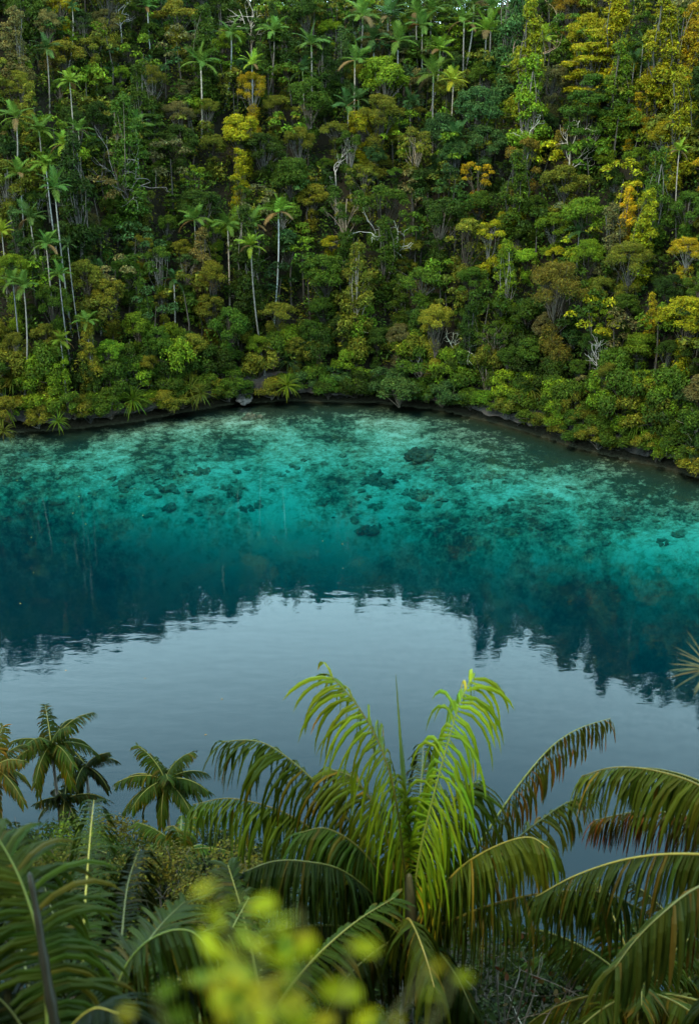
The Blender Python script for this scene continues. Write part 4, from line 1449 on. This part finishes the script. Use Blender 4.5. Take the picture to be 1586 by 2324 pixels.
# its neighbour, mostly out of the frame
rB, lB = near_root('coconut_palm', 1790, 2010, 13.5, 'coconut palm whose long drooping fronds reach in over the blue water', GROUPN)
F = [
    (dict(leaf=1.0, n=66, single=True, col=(0.052, 0.088, 0.012), droop=2.3, seed=21, stalk=YSTALK, lift=0.2), [(1785, 2000, 13.5), (1700, 1870, 13.5), (1590, 1785, 13.6), (1480, 1748, 13.8), (1390, 1742, 14.0), (1318, 1762, 14.3)]),
    (dict(leaf=0.85, n=60, single=False, col=(0.040, 0.076, 0.012), droop=2.2, seed=22, stalk=YSTALK, lift=0.2), [(1785, 2000, 13.6), (1690, 1850, 14.4), (1590, 1775, 15.2), (1490, 1745, 15.8), (1400, 1745, 16.2)]),
    (dict(leaf=0.75, n=60, single=False, col=(0.072, 0.064, 0.014), droop=2.8, seed=23, brown=0.3), [(1785, 2010, 13.6), (1680, 1900, 14.2), (1560, 1852, 14.8), (1450, 1842, 15.2), (1345, 1862, 15.6)]),
    (dict(leaf=1.0, n=70, single=False, col=(0.030, 0.058, 0.010), droop=2.3, seed=24, stalk=(0.2, 0.17, 0.03), lift=0.15), [(1785, 2015, 13.5), (1690, 1955, 13.4), (1560, 1938, 13.4), (1430, 1948, 13.6), (1310, 1985, 13.9), (1215, 2035, 14.2)]),
    (dict(leaf=0.95, n=66, single=True, col=(0.034, 0.060, 0.012), droop=2.4, seed=25, stalk=YSTALK, lift=0.1, brown=0.08), [(1785, 2020, 13.4), (1680, 1985, 12.6), (1580, 2015, 12.0), (1500, 2075, 11.6), (1440, 2135, 11.4), (1395, 2195, 11.2)]),
    (dict(leaf=0.8, n=54, single=False, col=(0.05, 0.078, 0.012), droop=1.8, seed=26, stalk=YSTALK, brown=0.1), [(1390, 1830, 17.6), (1345, 1800, 17.2), (1280, 1825, 16.9), (1215, 1870, 16.8), (1170, 1905, 16.8)]),
    (dict(leaf=0.85, n=54, single=False, col=DARK, droop=2.0, seed=27), [(1790, 2020, 13.4), (1740, 2080, 12.7), (1660, 2190, 12.1), (1590, 2290, 11.8)]),
    (dict(leaf=0.9, n=54, single=False, col=GREEN, droop=2.0, seed=28), [(1790, 2000, 13.6), (1880, 1850, 13.8), (1980, 1780, 14.0), (2100, 1800, 14.2)]),
    (dict(leaf=0.9, n=54, single=False, col=GREEN, droop=2.0, seed=29), [(1790, 2000, 13.6), (1800, 1800, 14.6), (1815, 1680, 15.6), (1830, 1620, 16.4)]),
]
for i, (kw, pts) in enumerate(F):
    if i == 5:
        continue
    big_frond(rB, px_ctrl(lB, pts), **kw)
kw, pts = F[5]
big_frond(rA, px_ctrl(lA, [(945, 2100, 16.1), (1030, 2010, 16.3)] + [pts[4], pts[3], pts[2], pts[1]]), **kw)

# the near palms at the lower left
rD, lD = near_root('coconut_palm', 262, 2345, 8.6, 'young palm near the lens with one broad upright frond and yellow midrib', GROUPN, 0.07)
F = [
    (dict(leaf=0.62, n=66, single=True, col=(0.046, 0.096, 0.010), droop=0.9, seed=31, stalk=(0.32, 0.26, 0.03), fwd=0.25, lift=0.35, r0=0.014, width=0.03, t0=0.05, brown=0.04), [(225, 2335, 8.7), (190, 2255, 8.9), (190, 2120, 9.5), (198, 1990, 10.3), (207, 1880, 11.1), (214, 1815, 11.7)]),
    (dict(leaf=0.72, n=56, single=True, col=(0.056, 0.112, 0.010), droop=1.6, seed=32, stalk=(0.16, 0.2, 0.03), fwd=0.5, lift=0.3, r0=0.013, width=0.03), [(240, 2330, 8.5), (278, 2210, 8.4), (325, 2145, 8.3), (385, 2113, 8.2), (435, 2114, 8.1), (470, 2150, 8.0)]),
    (dict(leaf=0.6, n=54, single=False, col=(0.050, 0.100, 0.010), droop=0.3, seed=33, fwd=1.1, lift=0.4, r0=0.012, width=0.038, brown=0.12), [(275, 2290, 8.6), (310, 2180, 9.0), (365, 2100, 9.6), (420, 2045, 10.2)]),
    (dict(leaf=0.6, n=46, single=False, col=(0.038, 0.08, 0.009), droop=1.2, seed=34, r0=0.012, width=0.03), [(250, 2330, 8.5), (190, 2240, 8.6), (130, 2170, 8.8), (70, 2140, 9.0)]),
    (dict(leaf=0.6, n=50, single=False, col=DARK, droop=1.4, seed=35, r0=0.012, width=0.03), [(280, 2330, 8.5), (370, 2250, 8.4), (460, 2230, 8.3), (540, 2275, 8.2)]),
    (dict(leaf=0.6, n=50, single=False, col=DARK, droop=0.9, seed=36, r0=0.012, width=0.03), [(260, 2330, 8.7), (275, 2150, 9.4), (290, 2010, 10.2), (315, 1930, 11.0)]),
    (dict(leaf=0.6, n=50, single=False, col=DARK, droop=0.9, seed=37, r0=0.012, width=0.03), [(255, 2330, 8.7), (170, 2190, 9.4), (120, 2070, 10.2), (95, 1985, 11.0)]),
    (dict(leaf=0.6, n=50, single=False, col=DARK, droop=1.2, seed=38, r0=0.012, width=0.03), [(270, 2330, 8.7), (360, 2200, 9.4), (450, 2120, 10.2), (520, 2100, 11.0)]),
]
for kw, pts in F:
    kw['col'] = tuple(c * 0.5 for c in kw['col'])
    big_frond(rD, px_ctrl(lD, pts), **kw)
rE, lE = near_root('coconut_palm', 115, 2480, 6.6, 'nearest palm at the lower left corner, its pale-edged frond leaning out', GROUPN, 0.07)
F = [
    (dict(leaf=0.66, n=70, single=True, col=(0.056, 0.116, 0.012), droop=0.9, seed=41, stalk=(0.14, 0.18, 0.03), fwd=0.3, lift=0.4, r0=0.014, width=0.032, t0=0.05), [(112, 2440, 6.6), (104, 2250, 6.7), (86, 2120, 6.8), (52, 2010, 6.9), (18, 1938, 7.0), (-14, 1888, 7.1)]),
    (dict(leaf=0.6, n=50, single=False, col=DARK, droop=1.3, seed=42, r0=0.012, width=0.03), [(110, 2460, 6.6), (50, 2330, 6.6), (-10, 2260, 6.6), (-70, 2250, 6.6)]),
    (dict(leaf=0.6, n=50, single=False, col=DARK, droop=1.3, seed=43, r0=0.012, width=0.03, stalk=(0.3, 0.24, 0.03)), [(110, 2460, 6.5), (150, 2350, 6.3), (210, 2290, 6.1), (270, 2300, 5.9)]),
    (dict(leaf=0.6, n=50, single=False, col=DARK, droop=1.0, seed=44, r0=0.012, width=0.03), [(110, 2460, 6.7), (70, 2250, 7.5), (40, 2120, 8.3), (20, 2050, 9.0)]),
]
for kw, pts in F:
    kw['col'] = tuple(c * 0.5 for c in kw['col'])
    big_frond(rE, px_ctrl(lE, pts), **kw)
P = smooth_path(px_ctrl(lE, [(150, 2470, 6.5), (112, 2250, 6.6), (84, 2070, 6.7), (68, 1985, 6.75)]), 16)
o = link('dead_stalk', Geo().tube(P, np.linspace(0.042, 0.016, 16) * (1 + 0.16 * np.sin(np.arange(16) * 2.3)), 7).mesh('dead_stalk', M_RACHIS, True), rE, (0.016, 0.014, 0.005))
o['label'] = 'dark brown withered stalk'


def tufted_palm(px, py, depth, L, label, n=11, col=GREEN, seed=0, leaf=0.5, nl=30, up=0.0, r_trunk=0.07, brown=0.08):
    root, loc = near_root('palm_tree', px, py, depth, label, GROUPN, r_trunk)
    r = np.random.default_rng(seed)
    c = at(px, py, depth) - loc
    ph = r.uniform(0, 6.28)
    for i in range(n):
        a = ph + i * 2.39996 + r.normal(0, 0.15)
        el = R(80 - 95 * (i / (n - 1)) ** 0.9 + up * 20) + r.normal(0, 0.07)
        ll = L * r.uniform(0.88, 1.1) * (0.85 if i < 2 else 1)
        p, ctrl = c.copy(), [c.copy()]
        e = el
        for k in range(4):
            e -= R(13 if i < 3 else 17)
            p = p + np.array([math.cos(a) * math.cos(e), math.sin(a) * math.cos(e), math.sin(e)]) * ll / 4
            ctrl.append(p.copy())
        big_frond(root, ctrl, leaf=leaf, n=int(nl * 1.35), droop=0.8, width=0.075 * leaf ** 0.5, col=jitter(col, r, 0.15), seed=seed * 50 + i, r0=0.022, segs=3, brown=brown, stalk=(0.17, 0.16, 0.03), lift=0.3)


tufted_palm(117, 1690, 45, 2.0, 'tall slim palm standing against the water at the left, crown of long arching fronds', 17, GREEN, 51, 0.55)
tufted_palm(195, 1738, 47, 1.5, 'small palm half hidden behind the tall slim left-hand palm', 9, DARK, 52, 0.45)
tufted_palm(376, 1772, 42, 1.85, 'round-crowned palm alone against the water between the left bank and the big palm', 18, GREEN, 53, 0.55)
tufted_palm(-12, 1745, 40, 1.8, 'palm cut by the left edge with yellowing lower fronds', 14, (0.052, 0.078, 0.010), 54, 0.5, brown=0.12)
tufted_palm(148, 1815, 46, 1.5, 'low shaded palm under the tall slim left-hand palm', 10, DARK, 55, 0.45)
tufted_palm(412, 1935, 35, 1.9, 'low palm with steep feathery fronds rising from the left bank shrubs', 10, (0.045, 0.10, 0.016), 56, 0.5, up=0.6)
tufted_palm(330, 2010, 30, 1.6, 'dark low palm buried among the left bank shrubs', 9, DARK, 57, 0.45)
tufted_palm(1445, 2255, 16.5, 2.15, 'star-shaped dark palm seen from above at the lower right', 15, (0.040, 0.080, 0.008), 58, 0.5, 34)
tufted_palm(1585, 2190, 27, 2.4, 'dark palm behind the star-shaped palm at the lower right', 11, DARK, 59, 0.55)
tufted_palm(600, 2330, 13, 2.0, 'dark palm behind the blurred yellow leaves', 11, (0.026, 0.055, 0.008), 60, 0.5)
tufted_palm(420, 2440, 11, 1.9, 'dark palm at the bottom left beside the upright frond', 11, (0.03, 0.064, 0.008), 61, 0.5)
tufted_palm(1130, 2420, 19, 2.0, 'dark palm below the leafless twigs', 9, (0.024, 0.05, 0.008), 62, 0.5)

# screw pine poking in at the right edge
c = at(1612, 1520, 10.0)
o = thing('screw_pine', 'blurred spiky screw pine poking in at the right edge over the water', 'screw pine', (c[0], c[1], g1(c[0], c[1])))
hz = c[2] - g1(c[0], c[1])
link('stem', Geo().tube([(1.6, 0, -0.6), (0.7, 0, hz * 0.5), (0, 0, hz)], [0.07, 0.05, 0.035], 7).mesh('stem', M_BARK, True), o, (0.2, 0.17, 0.13))
k = link('leaf_rosette', rosette(830, 46, 0.36, 0.018), o, (0.13, 0.12, 0.05))
k.location = (0, 0, hz)


# shrubs of the near bank, their leaves large enough to see
def near_bush_mesh(seed, leaf=0.13):
    r = np.random.default_rng(seed)
    cr, tr = Geo(), Geo()
    for i in range(16):
        a, u = r.uniform(0, 6.28), r.uniform(-0.5, 1)
        q = math.sqrt(max(0, 1 - u * u)) * 1.6 * r.uniform(0.5, 1)
        c = (q * math.cos(a), q * math.sin(a), 1.6 + u * 1.1)
        puff(cr, c, r.uniform(0.45, 0.75), 420, leaf, r, 0.85, 0.55)
        limb(tr, (0, 0, -0.4), c, 0.05, 0.015, r)
        for _ in range(3):
            limb(tr, np.array(c) * 0.7, np.array(c) + r.normal(0, 0.45, 3), 0.018, 0.006, r, sides=3)
    return tr.mesh('bush_branches', M_BARK, True), cr.mesh('bush_crown', M_LEAF)


NB = [near_bush_mesh(1200), near_bush_mesh(1201, 0.11)]
nb = np.random.default_rng(90)
for i, (px, py, dp, sc, pal, lab) in enumerate([
        (60, 1975, 39, 1.15, 'green', 'glossy mid-green shrub at the left end of the near bank'), (135, 1985, 37, 1.2, 'fresh', 'shrub with yellow-green tips below the tall slim palm'),
        (20, 2010, 33, 1.2, 'green', 'green shrub low at the left edge'), (225, 1985, 38, 1.1, 'olive', 'olive shrub behind the broad upright frond'), (290, 1975, 40, 1.0, 'olive', 'olive shrub with bare twigs by the water'),
        (345, 1990, 37, 1.0, 'olive', 'olive shrub under the round-crowned palm'), (480, 1985, 36, 1.0, 'deep', 'dark shrub at the water beside the steep-fronded palm'), (470, 2040, 30, 1.1, 'olive', 'pale olive shrub behind the blurred yellow leaves'),
        (550, 2040, 31, 1.0, 'deep', 'dark shrub under the hanging fronds'), (150, 2060, 30, 1.2, 'olive', 'olive shrub behind the pale-edged frond'), (260, 2060, 29, 1.1, 'deep', 'dark shrub behind the lower left fronds'),
        (380, 2060, 27, 1.0, 'olive', 'tangled olive shrub behind the spiky short frond'), (650, 2200, 22, 1.1, 'deep', 'dark shrub in the shade of the big palm'), (1080, 2310, 20, 1.0, 'deep', 'dark shrub beneath the leafless twigs'),
        (860, 2330, 17, 1.0, 'deep', 'dark shrub at the foot of the big palm'), (1300, 2330, 20, 0.9, 'deep', 'dark shrub left of the star-shaped palm')]):
    c = at(px, py, dp)
    gz = g1(c[0], c[1])
    z0 = max(gz, c[2] - 1.7 * sc)
    o = thing('leafy_shrub', lab, 'shrub', (c[0], c[1], gz), nb.uniform(0, 6), 1.0, 'shrubs of the near bank')
    b = link('branches', NB[i % 2][0], o, (0.10, 0.09, 0.075))
    b.scale = (sc, sc, sc)
    b.location = (0, 0, z0 - gz)
    if z0 - gz > 0.3:
        link('trunk', Geo().tube([(0, 0, -0.3), (0.1, 0, (z0 - gz) * 0.5), (0, 0, z0 - gz + 0.2)], [0.1, 0.07, 0.05], 6).mesh('trunk', M_BARK, True), o, (0.10, 0.09, 0.075))
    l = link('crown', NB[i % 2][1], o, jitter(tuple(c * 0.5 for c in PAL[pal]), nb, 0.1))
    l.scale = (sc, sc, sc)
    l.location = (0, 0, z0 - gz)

# the half-bare shrub with leathery leaves and pale twigs at the lower right
c = at(1150, 2235, 17.0)
gz = g1(c[0], c[1])
SG = np.array([c[0], c[1], gz])
o = thing('twiggy_shrub', 'half-bare shrub with pale twigs and leathery red-brown leaves at the lower right', 'shrub', SG)
r = np.random.default_rng(311)
lm_ = Geo()
n_ = 8
va = np.linspace(0, 2 * math.pi, n_, endpoint=False)
lm_.add(np.vstack([[0, 0, 0.02], np.stack([0.5 + 0.5 * np.cos(va), 0.36 * np.sin(va), 0.05 * np.abs(np.sin(va))], 1)]), [(0, 1 + i, 1 + (i + 1) % n_) for i in range(n_)])
LEATHER = lm_.mesh('leaf', M_LEAF)
ends = []
for i in range(11):
    e = at(1150 + r.uniform(-130, 190), 2235 + r.uniform(-110, 60), 17.0 + r.uniform(-0.8, 0.8)) - SG
    g = Geo()
    t = np.linspace(0, 1, 8)[:, None]
    s0 = np.array([r.uniform(-0.3, 0.3), r.uniform(-0.2, 0.2), -0.2])
    P = s0 + (e - s0) * t + np.array([0, 0, 0.4]) * np.sin(t * math.pi) + np.vstack([np.zeros((1, 3)), r.normal(0, 0.05, (7, 3)).cumsum(0)])
    g.tube(P, np.linspace(0.03, 0.008, 8), 5)
    for k in (4, 5, 6, 7):
        for _ in range(2):
            q = P[k] + r.normal(0, 0.28, 3) + np.array([0, 0, 0.12])
            limb(g, P[k], q, 0.010, 0.004, r)
            ends.append(q)
    link('branch', g.mesh('branch', M_BARK, True), o, jitter((0.20, 0.175, 0.155), r, 0.3))
for i in range(260):
    q = ends[int(r.integers(len(ends)))] + r.normal(0, 0.16, 3)
    l = link('leaf', LEATHER, o, [(0.036, 0.060, 0.010), (0.050, 0.062, 0.010), (0.085, 0.030, 0.010), (0.030, 0.052, 0.010), (0.085, 0.055, 0.012)][int(r.integers(5))])
    l.location = q
    l.rotation_euler = (r.uniform(-1.4, 1.4), r.uniform(-1.4, 0.4), r.uniform(0, 6.28))
    l.scale = (r.uniform(0.08, 0.14),) * 3

# sprigs right in front of the lens, far out of focus
lm_ = Geo()
va = np.linspace(0, 2 * math.pi, 10, endpoint=False)
lm_.add(np.vstack([[0.5, 0, 0.0], np.stack([0.5 + 0.5 * np.cos(va), 0.27 * np.sin(va) * (1 + 0.3 * np.cos(va)), 0.06 * np.abs(np.sin(va))], 1)]), [(0, 1 + i, 1 + (i + 1) % 10) for i in range(10)])
SPRIG = lm_.mesh('leaf', M_LEAF)
base = at(600, 2500, 1.15)
SB = np.array([base[0], base[1], g1(base[0], base[1])])
o = thing('yellow_leaved_shrub', 'yellow-green sprigs close to the lens, blurred out of focus', 'shrub', SB)
r = np.random.default_rng(404)
YL = [(490, 1985, 42), (495, 2045, 44), (548, 2015, 58), (560, 2050, 50), (676, 2062, 54), (610, 2100, 34), (500, 2100, 42), (570, 2150, 46), (535, 2185, 46), (510, 2160, 40), (610, 2160, 34), (790, 2130, 44),
      (640, 2205, 52), (720, 2225, 60), (700, 2275, 66), (760, 2250, 46), (540, 2240, 60), (560, 2300, 66), (620, 2260, 56), (660, 2310, 60), (480, 2270, 46), (500, 2310, 50), (600, 2320, 60), (730, 2320, 56),
      (975, 2195, 26), (1030, 2205, 28), (1000, 2250, 26), (850, 2290, 34), (900, 2300, 26), (360, 2290, 46), (350, 2250, 36), (270, 2300, 30), (800, 2300, 50), (580, 2215, 50), (680, 2160, 34)]
stems = [[(610, 2560), (560, 2300), (520, 2120), (490, 1985)], [(640, 2560), (620, 2300), (570, 2150), (550, 2030)], [(660, 2560), (680, 2300), (690, 2160), (676, 2065)], [(700, 2560), (760, 2350), (790, 2220), (792, 2135)],
         [(740, 2560), (860, 2360), (930, 2260), (975, 2195)], [(780, 2560), (920, 2400), (1000, 2290), (1032, 2210)], [(560, 2560), (420, 2400), (360, 2290), (352, 2250)]]
for st in stems:
    g = Geo()
    P = smooth_path([at(x, y, 1.15) - SB for x, y in st], 12)
    P = np.vstack([[[P[0][0], P[0][1], -0.1]], P])
    g.tube(P, np.linspace(0.004, 0.0015, 13), 5)
    link('twig', g.mesh('twig', M_BARK, True), o, (0.18, 0.16, 0.05))
YL += [(r.uniform(450, 725), r.uniform(2120, 2335), r.uniform(28, 50)) for _ in range(36)]
for n_, (px, py, sz) in enumerate(YL):
    dp = 1.15 + r.normal(0, 0.05)
    l = link('leaf', SPRIG, o, jitter([(0.37, 0.35, 0.005), (0.26, 0.27, 0.005), (0.36, 0.28, 0.006), (0.10, 0.15, 0.004)][int(r.integers(4)) if n_ > 11 else n_ % 2], r, 0.15))
    q = at(px, py, dp) - SB
    l.rotation_euler = (r.uniform(0.3, 0.9), r.uniform(-0.5, 0.3), r.uniform(0, 6.28))
    s_ = sz * dp / FPX * 1.6
    l.scale = (s_,) * 3
    l.location = q - np.array([0, 0, 0.3 * s_])


def near_growth():
    r = np.random.default_rng(77)
    g = Geo()
    n = 0
    while n < 1800:
        x, y = r.uniform(-26, 26), r.uniform(5.5, 41)
        z = g1(x, y)
        if z < 1.0:
            n += 1
            continue
        n += 1
        c = np.array(jitter(PAL[['deep', 'deep', 'green', 'olive'][int(r.integers(4))]], r, 0.2)) * 0.9
        rad = r.uniform(0.35, 0.7)
        k = 60
        d = r.normal(size=(k, 3))
        d /= np.linalg.norm(d, axis=1)[:, None]
        q = np.clip(y / 30, 0.35, 1)
        P = np.array([x, y, z + r.uniform(0.0, 0.8) * q]) + d * rad * q * r.uniform(0.4, 1, (k, 1))
        g.leaves(P, d + np.array([0, 0, 0.8]) + r.normal(0, 0.5, (k, 3)), 0.15 * q, 0.075 * q, tint(k, r) * c[None], r)
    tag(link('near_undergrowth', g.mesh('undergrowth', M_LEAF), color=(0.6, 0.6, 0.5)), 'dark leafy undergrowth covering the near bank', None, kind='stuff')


def shade_trees_behind():
    """Unseen trees added behind the camera to shade the near bank."""
    r = np.random.default_rng(99)
    g, tg = Geo(), Geo()
    for i in range(64):
        x, y = r.uniform(-32, 32), r.uniform(-27, -5.5)
        if abs(x) < 2.0 and y > -4:
            continue
        z = g1(x, y)
        h, Rh = r.uniform(6, 12), r.uniform(2.0, 3.2)
        tg.tube([(x, y, z - 0.5), (x + r.normal(0, 0.3), y, z + h * 0.5), (x + r.normal(0, 0.4), y, z + h)], [0.2, 0.15, 0.05], 6)
        c = np.array(jitter(PAL[['deep', 'green', 'olive'][int(r.integers(3))]], r, 0.2))
        for k in range(12):
            d = r.normal(size=3)
            d /= np.linalg.norm(d)
            cc = np.array([x, y, z + h]) + d * np.array([Rh, Rh, Rh * 1.1])
            n = 80
            q = r.normal(size=(n, 3))
            q /= np.linalg.norm(q, axis=1)[:, None]
            g.leaves(cc + q * r.uniform(0.3, 1.1, (n, 1)), q + np.array([0, 0, 0.7]), 0.55, 0.32, tint(n, r) * c[None], r)
    tag(link('forest', g.mesh('forest', M_LEAF), color=(1, 1, 1)), 'unseen trees added behind the viewpoint to shade the foreground', None, kind='stuff')  # added shade trees, never in view, apart from the hillside forest
    tag(link('forest_stems', tg.mesh('forest_stems', M_BARK), color=(0.1, 0.09, 0.08)), 'stems of the unseen shade trees added behind the viewpoint', None, kind='stuff')


near_growth()
shade_trees_behind()
settle_labels()
